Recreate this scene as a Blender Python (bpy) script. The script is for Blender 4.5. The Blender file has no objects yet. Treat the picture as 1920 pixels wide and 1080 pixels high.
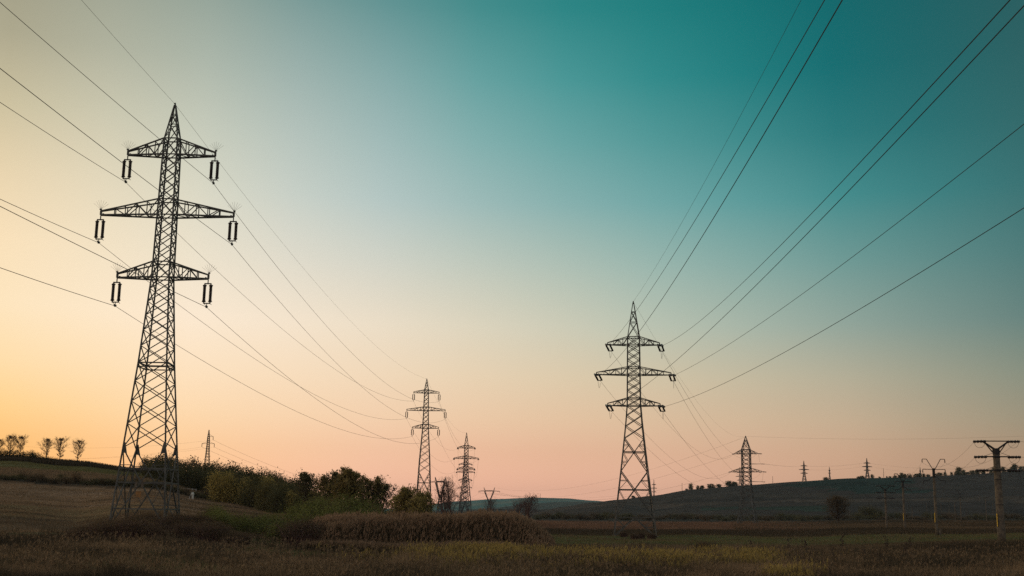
import bpy, math, random
import numpy as np
from mathutils import Vector, Matrix
S = bpy.context.scene
COL = S.collection
R_ = math.radians
rnd = random.Random(7)
nrg = np.random.default_rng(7)

# ------------------------------------------------------------------ camera
FPX, ROLL, HC = 2200.0, 0.014, 3.4
TH = math.atan(425 / FPX)
_F = np.array([0, math.cos(TH), math.sin(TH)])
_R0 = np.array([1.0, 0, 0]); _U0 = np.array([0, -math.sin(TH), math.cos(TH)])
_R = math.cos(ROLL) * _R0 + math.sin(ROLL) * _U0
_U = math.cos(ROLL) * _U0 - math.sin(ROLL) * _R0
cam = bpy.data.cameras.new('camera'); camo = bpy.data.objects.new('camera', cam); COL.objects.link(camo)
cam.sensor_width = 36; cam.lens = 36 * FPX / 1920; cam.clip_start = 0.5; cam.clip_end = 30000
M = Matrix(((_R[0], _U[0], -_F[0], 0), (_R[1], _U[1], -_F[1], 0), (_R[2], _U[2], -_F[2], HC), (0, 0, 0, 1)))
camo.matrix_world = M
S.camera = camo

def pt(px, py, Y):
    """survey point of the photograph at depth Y metres"""
    v = _F * FPX + _R * (px - 960) + _U * (540 - py)
    v = v * (Y / v[1]); return np.array([v[0], v[1], v[2] + HC])

# ------------------------------------------------------------------ sky
def lin(c):
    return tuple((x / 255 / 12.92) if x / 255 <= 0.04045 else ((x / 255 + 0.055) / 1.055) ** 2.4 for x in c)
SKX = [0, 320, 640, 960, 1280, 1600, 1920]
SKY = [0, 200, 400, 600, 750, 850, 950]
SKC = [  # darker upper corners hold some lens vignette in the sky colour
 [(156,153,130),(152,163,150),(108,150,150),(46,135,134),(28,122,122),(20,100,104),(42,92,94)],
 [(206,194,160),(197,200,182),(160,183,181),(94,164,163),(44,138,138),(26,110,114),(50,104,105)],
 [(248,223,184),(230,223,200),(194,206,202),(150,183,180),(110,166,165),(70,142,142),(62,118,119)],
 [(255,230,190),(254,234,209),(240,225,203),(212,208,187),(175,190,176),(140,162,153),(102,130,125)],
 [(255,212,143),(254,222,180),(246,216,182),(232,205,170),(213,192,160),(190,176,149),(146,147,127)],
 [(255,188,110),(253,202,150),(243,196,163),(230,183,153),(218,178,150),(200,165,138),(164,140,117)],
 [(255,176,104),(252,188,142),(238,183,160),(228,176,155),(216,170,150),(192,153,132),(155,130,112)]]
SKL = np.array([[lin(c) for c in row] for row in SKC])
def skycol(px, py):
    px = min(max(px, 0), 1920); py = min(max(py, 0), 950)
    i = min(int(px // 320), 5); fx = (px - SKX[i]) / 320
    j = max(k for k in range(6) if SKY[k] <= py); fy = (py - SKY[j]) / (SKY[j+1] - SKY[j])
    a = SKL[j, i] * (1-fx) + SKL[j, i+1] * fx; b = SKL[j+1, i] * (1-fx) + SKL[j+1, i+1] * fx
    return a * (1-fy) + b * fy
def projdir(az, el):
    d = np.array([math.sin(az) * math.cos(el), math.cos(az) * math.cos(el), math.sin(el)])
    z = d @ _F
    return 960 + FPX * (d @ _R) / z, 540 - FPX * (d @ _U) / z

W = bpy.data.worlds.new('World'); S.world = W; W.use_nodes = True
nt = W.node_tree; nt.nodes.clear()
def N(t, **k):
    n = nt.nodes.new(t)
    for a, b in k.items(): setattr(n, a, b)
    return n
L = nt.links.new
tc = N('ShaderNodeTexCoord'); sep = N('ShaderNodeSeparateXYZ'); L(tc.outputs['Generated'], sep.inputs[0])
def mth(op, a, b=None, clamp=False):
    n = N('ShaderNodeMath', operation=op, use_clamp=clamp)
    for i, v in enumerate((a, b)):
        if v is None: continue
        if isinstance(v, (int, float)): n.inputs[i].default_value = v
        else: L(v, n.inputs[i])
    return n.outputs[0]
az = mth('ARCTAN2', sep.outputs['X'], sep.outputs['Y'])
el = mth('ARCSINE', sep.outputs['Z'])
elf = mth('DIVIDE', el, math.pi / 2, clamp=True)          # 0 at the horizon, 1 overhead
azs = [R_(a) for a in (-24.5, -20, -15.5, -11, -6.5, -2, 2.5, 7, 11.5, 16, 20, 24.5)]
cols = []
ELS = [0.0, 1.5, 3, 4.5, 6.5, 9, 12, 15, 18, 21, 24.5]
ZEN = np.array(lin((138, 146, 150)))
def add_ramp(stops):
    r = N('ShaderNodeValToRGB'); L(elf, r.inputs[0]); e = r.color_ramp.elements
    e[0].position = stops[0][0]; e[0].color = (*stops[0][1], 1)
    e[1].position = stops[-1][0]; e[1].color = (*stops[-1][1], 1)
    for p, c in stops[1:-1]:
        q = e.new(p); q.color = (*c, 1)
    return r.outputs[0]
for a in azs:
    st = []
    for e_ in ELS:
        px, py = projdir(a, R_(e_)); T_ = math.exp(-5.0e-5 * min(7200, 155 / max(math.sin(R_(e_)), 1e-3)))   # the air in front of the sky takes its share
        st.append((e_ / 90, tuple(np.maximum((skycol(px, py) - np.array((.11, .16, .18)) * (1 - T_)) / T_, .003))))
    top = np.array(st[-1][1])
    st.append((38 / 90, tuple(top * .45 + ZEN * .55))); st.append((1.0, tuple(ZEN)))
    cols.append((a, add_ramp(st)))
BK = [(0.0, lin((205, 185, 175))), (0.1, lin((215, 192, 180))), (0.35, lin((165, 162, 165))), (1.0, tuple(ZEN))]
LF = [(0.0, lin((255, 176, 96))), (0.06, lin((255, 205, 130))), (0.16, lin((238, 214, 170))), (0.32, lin((170, 165, 150))), (1.0, tuple(ZEN))]
RT = [(0.0, lin((150, 132, 120))), (0.1, lin((125, 135, 130))), (0.3, lin((95, 118, 122))), (1.0, tuple(ZEN))]
seq = [(-math.pi, add_ramp(BK)), (R_(-110), add_ramp(BK)), (R_(-48), add_ramp(LF))] + cols + [(R_(60), add_ramp(RT)), (math.pi, add_ramp(BK))]
cur = seq[0][1]
for (a0, _), (a1, c1) in zip(seq[:-1], seq[1:]):
    mr = N('ShaderNodeMapRange'); mr.inputs[1].default_value = a0; mr.inputs[2].default_value = a1
    L(az, mr.inputs[0])
    mx = N('ShaderNodeMix', data_type='RGBA'); L(mr.outputs[0], mx.inputs[0]); L(cur, mx.inputs[6]); L(c1, mx.inputs[7])
    cur = mx.outputs[2]
bg = N('ShaderNodeBackground'); L(cur, bg.inputs[0]); bg.inputs[1].default_value = 1.0
# a little physical dusk sky on top of the graded sunset colours
SUN_AZ, SUN_EL = R_(-66), R_(6.0)
st_ = N('ShaderNodeTexSky', sky_type='NISHITA'); st_.sun_disc = False; st_.sun_elevation = SUN_EL; st_.sun_rotation = SUN_AZ
bg2 = N('ShaderNodeBackground'); L(st_.outputs[0], bg2.inputs[0]); bg2.inputs[1].default_value = 0.0015
ad = N('ShaderNodeAddShader'); L(bg.outputs[0], ad.inputs[0]); L(bg2.outputs[0], ad.inputs[1])
wo = N('ShaderNodeOutputWorld'); L(ad.outputs[0], wo.inputs[0])

sl = bpy.data.lights.new('sun', 'SUN'); sl.energy = 0.6; sl.angle = R_(9); sl.color = (1.0, 0.72, 0.42)
so = bpy.data.objects.new('sun', sl); COL.objects.link(so)
sd = Vector((math.sin(SUN_AZ) * math.cos(SUN_EL), math.cos(SUN_AZ) * math.cos(SUN_EL), math.sin(SUN_EL)))
so.rotation_euler = sd.to_track_quat('Z', 'Y').to_euler()
S.view_settings.view_transform = 'Standard'; S.view_settings.look = 'None'
S.view_settings.exposure = 0; S.view_settings.gamma = 1; S.view_settings.use_curve_mapping = False
S.cycles.use_denoising = False; S.cycles.volume_bounces = 0; S.cycles.max_bounces = 5; S.cycles.transparent_max_bounces = 8

# ------------------------------------------------------------------ materials
def mat(name, c1, c2=None, scale=4.0, rough=0.85, metal=0.0, kind='noise', bump=0.0, trans=0.0, spec=0.3):
    m = bpy.data.materials.new(name); m.use_nodes = True; t = m.node_tree; t.nodes.clear()
    o = t.nodes.new('ShaderNodeOutputMaterial'); p = t.nodes.new('ShaderNodeBsdfPrincipled')
    p.inputs['Roughness'].default_value = rough; p.inputs['Metallic'].default_value = metal
    p.inputs['Specular IOR Level'].default_value = spec
    c2 = c2 or tuple(x * .6 for x in c1)
    mx = t.nodes.new('ShaderNodeMix'); mx.data_type = 'RGBA'; mx.inputs[6].default_value = (*c1, 1); mx.inputs[7].default_value = (*c2, 1)
    if kind == 'noise':
        tx = t.nodes.new('ShaderNodeTexCoord'); n = t.nodes.new('ShaderNodeTexNoise'); n.inputs['Scale'].default_value = scale; n.inputs['Detail'].default_value = 6
        t.links.new(tx.outputs['Object'], n.inputs['Vector'])
        r = t.nodes.new('ShaderNodeMapRange'); r.inputs[1].default_value = .35; r.inputs[2].default_value = .65
        t.links.new(n.outputs[0], r.inputs[0]); t.links.new(r.outputs[0], mx.inputs[0])
        if bump:
            b = t.nodes.new('ShaderNodeBump'); b.inputs['Strength'].default_value = bump; b.inputs['Distance'].default_value = .05
            t.links.new(n.outputs[0], b.inputs['Height']); t.links.new(b.outputs[0], p.inputs['Normal'])
    elif kind == 'island':
        g = t.nodes.new('ShaderNodeNewGeometry'); oi = t.nodes.new('ShaderNodeObjectInfo')
        a = t.nodes.new('ShaderNodeMath'); a.operation = 'MULTIPLY_ADD'; a.inputs[1].default_value = .65
        b = t.nodes.new('ShaderNodeMath'); b.operation = 'MULTIPLY'; b.inputs[1].default_value = .35
        t.links.new(oi.outputs['Random'], b.inputs[0]); t.links.new(g.outputs['Random Per Island'], a.inputs[0]); t.links.new(b.outputs[0], a.inputs[2])
        t.links.new(a.outputs[0], mx.inputs[0])
    elif kind == 'tint':
        at = t.nodes.new('ShaderNodeAttribute'); at.attribute_name = 'tint'
        t.links.new(at.outputs['Fac'], mx.inputs[0])
    t.links.new(mx.outputs[2], p.inputs['Base Color'])
    out = p.outputs[0]
    if trans:
        tr = t.nodes.new('ShaderNodeBsdfTranslucent'); t.links.new(mx.outputs[2], tr.inputs[0])
        ms = t.nodes.new('ShaderNodeMixShader'); ms.inputs[0].default_value = trans
        t.links.new(out, ms.inputs[1]); t.links.new(tr.outputs[0], ms.inputs[2]); out = ms.outputs[0]
    t.links.new(out, o.inputs[0]); return m
STEEL = mat('galvanised_steel', (.12, .12, .105), (.06, .062, .055), 1.5, .6, .0)
STEELF = mat('far_galvanised_steel', (.085, .085, .08), (.05, .05, .048), .5, .7)
FITT = mat('dark_pole_steel', (.022, .022, .024), (.03, .026, .022), 2, .7)
INSU = mat('insulator_glass', (.03, .022, .02), (.05, .035, .03), 3, .35)
WIRE = mat('wire_aluminium', (.05, .05, .048), (.03, .03, .03), 1, .7)
CONC = mat('concrete', (.17, .14, .10), (.075, .065, .05), 2.5, .9, bump=.3)
YEL = mat('yellow_enamel', (.78, .52, .03), (.6, .38, .03), 6, .5)
ORG = mat('orange_enamel', (.38, .18, .05), (.2, .12, .05), 4, .6)
WHT = mat('white_paint', (.55, .58, .53), (.42, .44, .40), 4, .6)
RAIL = mat('weathered_white_rail', (.42, .44, .4), (.3, .3, .28), 4, .7)
BLK = mat('black_marking', (.02, .02, .02), None, 4, .6)
BARK = mat('bark', (.07, .05, .035), (.04, .03, .022), 3, .9)
TWIG = mat('twig', (.10, .065, .045), (.06, .04, .03), 3, .9)
RTWIG = mat('reddish_twig', (.13, .075, .06), (.08, .05, .045), 3, .9)
LEAF_D = mat('dark_leaf', (.05, .055, .022), (.14, .12, .045), kind='island', trans=.25)
LEAF_G = mat('green_leaf', (.075, .10, .022), (.19, .19, .05), kind='island', trans=.25)
LEAF_Y = mat('yellow_leaf', (.44, .34, .10), (.17, .14, .045), kind='island', trans=.3)
LEAF_B = mat('brown_leaf', (.17, .11, .055), (.05, .045, .022), kind='island', trans=.25)
LEAF_O = mat('olive_leaf', (.13, .105, .035), (.28, .21, .075), kind='island', trans=.35)
LEAF_R = mat('russet_leaf', (.16, .085, .06), (.09, .055, .045), kind='island', trans=.25)

# ------------------------------------------------------------------ mesh helpers
class MB:
    def __init__(s): s.v = []; s.f = []
    def bar(s, a, b, w, w2=None):
        a = np.array(a, float); b = np.array(b, float); d = b - a; l = np.linalg.norm(d)
        if l < 1e-6: return s
        d /= l; w2 = w if w2 is None else w2
        h = np.array([0, 0, 1.0]) if abs(d[2]) < .9 else np.array([0, 1.0, 0])
        u = np.cross(d, h); u /= np.linalg.norm(u); v = np.cross(d, u); n = len(s.v)
        for p, q in ((a, w), (b, w2)):
            for su, sv in ((-1, -1), (1, -1), (1, 1), (-1, 1)): s.v.append(tuple(p + u * su * q / 2 + v * sv * q / 2))
        s.f += [(n, n+1, n+5, n+4), (n+1, n+2, n+6, n+5), (n+2, n+3, n+7, n+6), (n+3, n, n+4, n+7), (n+3, n+2, n+1, n), (n+4, n+5, n+6, n+7)]
        return s
    def poly(s, pts, w):
        for a, b in zip(pts[:-1], pts[1:]): s.bar(a, b, w)
        return s
    def tube(s, pts, r, k=6):
        pts = [np.array(p, float) for p in pts]; n0 = len(s.v); m = len(pts)
        rr = r if isinstance(r, (list, tuple, np.ndarray)) else [r] * m
        for i, p in enumerate(pts):
            d = pts[min(i+1, m-1)] - pts[max(i-1, 0)]; d /= (np.linalg.norm(d) + 1e-12)
            h = np.array([0, 0, 1.0]) if abs(d[2]) < .9 else np.array([0, 1.0, 0])
            u = np.cross(d, h); u /= np.linalg.norm(u); v = np.cross(d, u)
            for j in range(k):
                t = 2 * math.pi * j / k; s.v.append(tuple(p + (u * math.cos(t) + v * math.sin(t)) * rr[i]))
        for i in range(m - 1):
            for j in range(k):
                a = n0 + i*k + j; b = n0 + i*k + (j+1) % k; s.f.append((a, b, b + k, a + k))
        s.f.append(tuple(n0 + j for j in range(k))[::-1]); s.f.append(tuple(n0 + (m-1)*k + j for j in range(k)))
        return s
    def box(s, c, d):
        c = np.array(c, float); n = len(s.v)
        for z in (-1, 1):
            for x, y in ((-1, -1), (1, -1), (1, 1), (-1, 1)): s.v.append((c[0] + x*d[0]/2, c[1] + y*d[1]/2, c[2] + z*d[2]/2))
        s.f += [(n, n+1, n+5, n+4), (n+1, n+2, n+6, n+5), (n+2, n+3, n+7, n+6), (n+3, n, n+4, n+7), (n+3, n+2, n+1, n), (n+4, n+5, n+6, n+7)]
        return s
    def mesh(s, name, m):
        me = bpy.data.meshes.new(name); me.from_pydata(s.v, [], s.f); me.materials.append(m); me.update(); return me
    def build(s, name, m, parent=None, loc=None):
        return link(name, s.mesh(name, m), parent, loc)
def link(name, me, parent=None, loc=None):
    o = bpy.data.objects.new(name, me); COL.objects.link(o)
    if parent is not None: o.parent = parent
    if loc is not None: o.location = loc
    return o
def tag(o, label=None, cat=None, group=None, kind=None):
    if label: o['label'] = label
    if cat: o['category'] = cat
    if group: o['group'] = group
    if kind: o['kind'] = kind
    return o
def empty(name, loc, rz=0.0):
    o = bpy.data.objects.new(name, None); COL.objects.link(o); o.location = loc; o.rotation_euler = (0, 0, rz); o.empty_display_size = .5; return o
def copy_tree(o, parent=None):
    c = o.copy(); COL.objects.link(c); c.parent = parent
    for ch in o.children: copy_tree(ch, c)
    return c
def np_mesh(name, V, faces, m, tint=None):
    """faces: list of int arrays (N,k)"""
    me = bpy.data.meshes.new(name); nl = sum(f.size for f in faces); nf = sum(len(f) for f in faces)
    me.vertices.add(len(V)); me.vertices.foreach_set('co', np.asarray(V, np.float32).ravel())
    me.loops.add(nl); me.loops.foreach_set('vertex_index', np.concatenate([f.ravel() for f in faces]).astype(np.int32))
    me.polygons.add(nf); tot = np.concatenate([np.full(len(f), f.shape[1]) for f in faces]).astype(np.int32)
    st = np.concatenate([[0], np.cumsum(tot)[:-1]]).astype(np.int32)
    me.polygons.foreach_set('loop_start', st)
    if tint is not None:
        a = me.attributes.new('tint', 'FLOAT', 'POINT'); a.data.foreach_set('value', np.asarray(tint, np.float32))
    me.materials.append(m); me.update(calc_edges=True); me.validate(); return me

# value noise in numpy
_G = nrg.random((64, 64))
def vnoise(x, y, s):
    x = np.asarray(x, float) / s + 1000; y = np.asarray(y, float) / s + 1000
    i = np.floor(x).astype(int); j = np.floor(y).astype(int); fx = x - i; fy = y - j
    fx = fx*fx*(3-2*fx); fy = fy*fy*(3-2*fy); g = lambda a, b: _G[a % 64, b % 64]
    return (g(i, j)*(1-fx) + g(i+1, j)*fx)*(1-fy) + (g(i, j+1)*(1-fx) + g(i+1, j+1)*fx)*fy

# ------------------------------------------------------------------ terrain
TC = {  # photo column -> (depth, value); value > 500 is the photo row of that ground point, else metres of height
 -500: [(60, .3), (115, 1.5), (160, 5), (235, 10), (330, 845), (420, 18), (700, 14), (1500, 20), (6000, 20)],
 0: [(60, .2), (100, .7), (130, 995), (160, 958), (195, 930), (235, 903), (260, 890), (330, 857), (400, 17), (600, 12), (1500, 15), (6000, 20)],
 140: [(60, .2), (100, .7), (130, 998), (160, 968), (195, 940), (232, 912), (260, 897), (330, 868), (400, 14), (600, 10), (1500, 12), (6000, 20)],
 272: [(60, .15), (95, .7), (115, 1.7), (150, 960), (200, 930), (225, 921), (260, 905), (320, 885), (400, 11), (600, 8), (1500, 10), (6000, 20)],
 400: [(60, .1), (100, .4), (120, 995), (150, 975), (190, 955), (215, 946), (260, 935), (320, 8), (450, 8), (700, 6), (1500, 8), (6000, 20)],
 520: [(60, 0), (100, .1), (125, .6), (140, 1.3), (165, 972), (190, 965), (215, 960), (260, 4.2), (400, 5), (700, 4), (1500, 6), (6000, 20)],
 640: [(60, 0), (112, 0), (130, .8), (150, 1.9), (180, 2.5), (250, 2.6), (400, 2.5), (700, 3), (1500, 5), (3000, 8), (6000, 20)],
 760: [(60, 0), (125, 0), (160, .9), (200, .9), (300, .4), (700, 1), (1500, 4), (2900, 959), (3600, 9), (4500, 953), (6000, 10)],
 860: [(60, 0), (400, 0), (900, 1), (1500, 4), (2900, 957), (3600, 14), (4500, 939), (6000, 20)],
 930: [(60, 0), (500, 0), (900, 1), (1500, 4), (2900, 952), (3600, 22), (4500, 934.5), (6000, 20)],
 1000: [(60, 0), (600, 0), (1000, 1.2), (1900, 962), (2200, 8), (2900, 945), (3600, 38), (4500, 932), (6000, 20)],
 1060: [(60, 0), (600, 0), (1000, 1.2), (1900, 950), (2300, 14), (2900, 940.5), (3600, 40), (4500, 933.5), (6000, 20)],
 1110: [(60, 0), (600, 0), (1000, 1.5), (1900, 942), (2300, 20), (2900, 941), (3600, 40), (4500, 938), (6000, 20)],
 1160: [(60, 0), (600, 0), (1000, 1.8), (1900, 936), (2400, 22), (2900, 20), (4500, 942), (6000, 20)],
 1220: [(60, 0), (600, .2), (1000, 2), (1400, 955), (1900, 927.5), (2400, 22), (4500, 10), (6000, 10)],
 1300: [(60, 0), (600, .4), (1000, 2.2), (1400, 945), (1900, 915), (2400, 30), (4500, 10), (6000, 10)],
 1400: [(60, 0), (600, .5), (1000, 2.5), (1400, 940), (1900, 907.5), (2400, 38), (4500, 20), (6000, 10)],
 1500: [(60, 0), (300, .3), (600, .7), (1000, 3), (1400, 936), (1900, 901), (2400, 45), (4500, 20), (6000, 10)],
 1600: [(60, 0), (125, .3), (300, .8), (600, 1.8), (1000, 4), (1400, 932), (1900, 895), (2400, 50), (4500, 20), (6000, 10)],
 1700: [(60, 0), (125, .6), (300, 1.1), (600, 2.5), (1000, 4.5), (1400, 930), (1900, 894), (2400, 50), (4500, 20), (6000, 10)],
 1800: [(60, 0), (125, .8), (300, 1.2), (600, 2.8), (1000, 5), (1400, 925), (1900, 890), (2400, 55), (4500, 20), (6000, 10)],
 1920: [(60, 0), (125, 1.0), (300, 1.5), (600, 3), (1000, 5.5), (1400, 920), (1900, 883), (2400, 60), (4500, 20), (6000, 10)],
 2400: [(60, 0), (125, 1.0), (300, 2), (600, 4), (1000, 8), (1400, 915), (1900, 870), (2400, 70), (4500, 20), (6000, 10)]}
_cx = sorted(TC); LY = np.log(np.geomspace(8, 6500, 420)); _tab = []; _cu = []
for c in _cx:
    ys, zs = [8.0], [0.0]
    for Y, v in TC[c]:
        p = pt(c, v, Y) if v > 500 else None
        ys.append(Y); zs.append(p[2] if p is not None else v)
    z = np.interp(LY, np.log(ys), zs)
    k = np.array([1, 2, 3, 2, 1.]) / 9
    for _ in range(1): z = np.convolve(np.pad(z, 2, 'edge'), k, 'valid')
    _tab.append(z); _cu.append(pt(c, 965, 1)[0])
_tab = np.array(_tab); _cu = np.array(_cu)
def zat(X, Y):
    X = np.asarray(X, float); Y = np.maximum(np.asarray(Y, float), 8.0); u = np.clip(X / Y, _cu[0], _cu[-1] - 1e-6)
    i = np.clip(np.searchsorted(_cu, u, 'right') - 1, 0, len(_cu) - 2); f = (u - _cu[i]) / (_cu[i+1] - _cu[i]); f = f*f*(3-2*f)*.5 + f*.5
    g = np.clip((np.log(Y) - LY[0]) / (LY[1] - LY[0]), 0, len(LY) - 1.001); j = g.astype(int); h = g - j
    a = _tab[i, j]*(1-h) + _tab[i, j+1]*h; b = _tab[i+1, j]*(1-h) + _tab[i+1, j+1]*h
    near = np.clip((Y - 20) / 40, 0, 1) * np.clip(1.4 - Y / 500, 0, 1)
    bump = (vnoise(X, Y, 9) - .5) * .35 + (vnoise(X + 50, Y, 3.1) - .5) * .14
    far = np.clip((Y - 500) / 600, 0, 1) * (vnoise(X, Y, 260) - .5) * 3
    return a*(1-f) + b*f + bump * near + far
def ground(px, Y, py=955):
    p = pt(px, py, Y)
    for _ in range(3):                       # slide sideways until the ground point itself stands in that column
        z = float(zat(p[0], Y)); d = np.array([p[0], Y, z - HC]); w_ = d @ _F; p[0] += (px - (960 + FPX * (d @ _R) / w_)) * w_ / FPX
    return np.array([p[0], Y, float(zat(p[0], Y))])

azg = np.concatenate([np.linspace(-180, -36, 30)[:-1], np.linspace(-36, 36, 520), np.linspace(36, 180, 30)[1:-1]])
rg = np.concatenate([[0.5, 4], np.geomspace(8, 6500, 330), [6900]])
A, Rr = np.meshgrid(np.radians(azg), rg)
X = Rr * np.sin(A); Yt = Rr * np.cos(A); Ye = Rr * np.cos(np.clip(A, R_(-36), R_(36))); Xe = Rr * np.sin(np.clip(A, R_(-36), R_(36)))
Z = zat(Xe, np.minimum(Ye, 6400)); Z = Z + 0
V = np.stack([X, Yt, Z], -1).reshape(-1, 3)
na, nr = len(azg), len(rg); ii, jj = np.meshgrid(np.arange(nr - 1), np.arange(na), indexing='ij')
a0 = ii*na + jj; a1 = ii*na + (jj+1) % na
Fq = np.stack([a0.ravel(), a1.ravel(), (a1 + na).ravel(), (a0 + na).ravel()], -1)
# land cover (what grows where, haze tint on the far hills), per vertex
BROWN = (.17, .098, .052); STUB = (.20, .13, .08); WEED = (.09, .066, .04); DARK = (.035, .028, .02)
GREEN = (.075, .078, .026); SLATE = (.040, .033, .028); WHEAT = (.026, .042, .030); TAN = (.060, .047, .036); MEAD = (.115, .11, .048)
def cover(X, Y):
    u = X / np.maximum(Y, 1); px = 960 + u * 2240; n = (vnoise(X, Y, 14) - .5); n2 = vnoise(X + 300, Y, 40)
    c = np.zeros(X.shape + (3,)); c[:] = WEED
    def put(mask, col): c[mask] = col
    Yn = Y * (1 + .08 * n)
    put(Yn < 85, (.085, .06, .036)); put((Yn < 85) & (vnoise(X, Y, 11) > .62), GREEN)
    R = px > 930
    put(R & (Yn > 85) & (Yn < 120), WEED); put(R & (Yn > 120) & (Yn < 138), (.06, .06, .03))
    put(R & (Yn > 138) & (Yn < 215), GREEN); put(R & (Yn > 215) & (Yn < 255), DARK)
    put(R & (Yn > 255) & (Yn < 275), WEED); put(R & (Yn > 275) & (Yn < 300), DARK)
    put(R & (Yn > 300) & (Yn < 640) & (px < 1480 + 60*n), (.17, .095, .055)); put(R & (Yn > 300) & (Yn < 640) & (px >= 1440 + 160*n2), (.05, .037, .027))
    put(R & (Yn > 640) & (Yn < 1000), (.03, .028, .022))
    H = R & (Y > 1000) & (Y < 2350); t = Y + (px - 1400) * .35 + 90 * (n2 - .5)
    put(H, SLATE); put(H & (t > 1150) & (t < 1270) & (px > 1320) & (px < 1560), WHEAT); put(H & (t > 1350) & (t < 1420), TAN)
    put(H & (t > 1480) & (t < 1530), (.05, .042, .034)); put(H & (t > 1560) & (px > 1480 + 160*(n2-.5) + (1900-t)*.25) & (px < 1750 + 120*(n2-.5)), (.016, .032, .026)); put(H & (t > 1850) & (px < 1500), (.03, .026, .024))
    hs = (np.floor(t / 37 + 1.2*vnoise(X, Y, 300)) * 0.618) % 1
    c = np.where((H & (px > 1000))[..., None], c * (.72 + .6*hs)[..., None], c)
    put(H & (px > 1700) & ((t / 70).astype(int) % 3 == 0), (.042, .035, .031))
    F_ = (Y > 2350); put(F_ & (Y < 3300), (.065, .085, .078)); put(F_ & (Y >= 3300), (.09, .18, .165)); put(F_ & (Y > 3900) & (Y < 4100), (.14, .19, .16))  # bluish haze of distance is put into the far hills' colour
    Lh = px < 640
    put(Lh & (Yn > 85) & (Yn < 118), (.055, .042, .028)); put(Lh & (Yn > 108) & (Yn < 128) & (px < 240), MEAD)
    put(Lh & (Yn > 122) & (Y < 232), STUB); put(Lh & (Yn > 122) & (Yn < 158) & (px < 210), (.10, .07, .042))
    put(Lh & (Y > 150) & (Y < 172) & (px < 330), (.16, .115, .055)); put(Lh & (Y >= 232) & (Y < 245), DARK)
    put(Lh & (Y >= 236) & (Y < 248), DARK); put(Lh & (Y >= 248) & (Y < 276), (.095, .075, .05)); put(Lh & (Y >= 276) & (Y < 306 + 8*n2), MEAD); put(Lh & (Y >= 306 + 8*n2), (.035, .028, .02))
    put(~R & ~Lh & (Y > 85) & (Y < 400), (.05, .055, .025)); put((px > 430) & (px < 740) & (Yn > 87) & (Yn < 118), GREEN); put(~R & ~Lh & (Y >= 400) & (Y < 2350), (.05, .05, .04))
    return c * (0.82 + .36 * vnoise(X, Y, 5))[..., None]
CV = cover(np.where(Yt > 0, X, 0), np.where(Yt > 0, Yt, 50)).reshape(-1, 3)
gm = bpy.data.materials.new('ground_cover'); gm.use_nodes = True; t = gm.node_tree; p = t.nodes['Principled BSDF']
p.inputs['Roughness'].default_value = 1; p.inputs['Specular IOR Level'].default_value = .05
at = t.nodes.new('ShaderNodeAttribute'); at.attribute_name = 'cover'; gn = t.nodes.new('ShaderNodeNewGeometry')
prev = at.outputs['Color']
for sc_, lo, hi, st3 in ((1.7, .55, 1.5, (1, .35, 1)), (.16, .72, 1.3, (1, .35, 1)), (.012, .82, 1.18, (1, .12, 1))):
    vm = t.nodes.new('ShaderNodeVectorMath'); vm.operation = 'MULTIPLY'; vm.inputs[1].default_value = st3; t.links.new(gn.outputs['Position'], vm.inputs[0])
    n_ = t.nodes.new('ShaderNodeTexNoise'); n_.inputs['Scale'].default_value = sc_; n_.inputs['Detail'].default_value = 8; n_.inputs['Roughness'].default_value = .65
    t.links.new(vm.outputs[0], n_.inputs['Vector'])
    mr = t.nodes.new('ShaderNodeMapRange'); mr.inputs[1].default_value = .3; mr.inputs[2].default_value = .7; mr.inputs[3].default_value = lo; mr.inputs[4].default_value = hi; t.links.new(n_.outputs[0], mr.inputs[0])
    mm = t.nodes.new('ShaderNodeVectorMath'); mm.operation = 'MULTIPLY'; t.links.new(prev, mm.inputs[0]); t.links.new(mr.outputs[0], mm.inputs[1]); prev = mm.outputs[0]
t.links.new(prev, p.inputs['Base Color'])
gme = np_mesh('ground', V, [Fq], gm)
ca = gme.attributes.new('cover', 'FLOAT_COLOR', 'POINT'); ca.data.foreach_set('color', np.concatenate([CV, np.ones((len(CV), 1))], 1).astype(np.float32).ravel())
gme.polygons.foreach_set('use_smooth', np.ones(len(gme.polygons), bool))
tag(link('ground', gme), 'rolling fields with stubble, meadow strips and ploughed hillsides under the pylons', 'ground', kind='structure')

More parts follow.
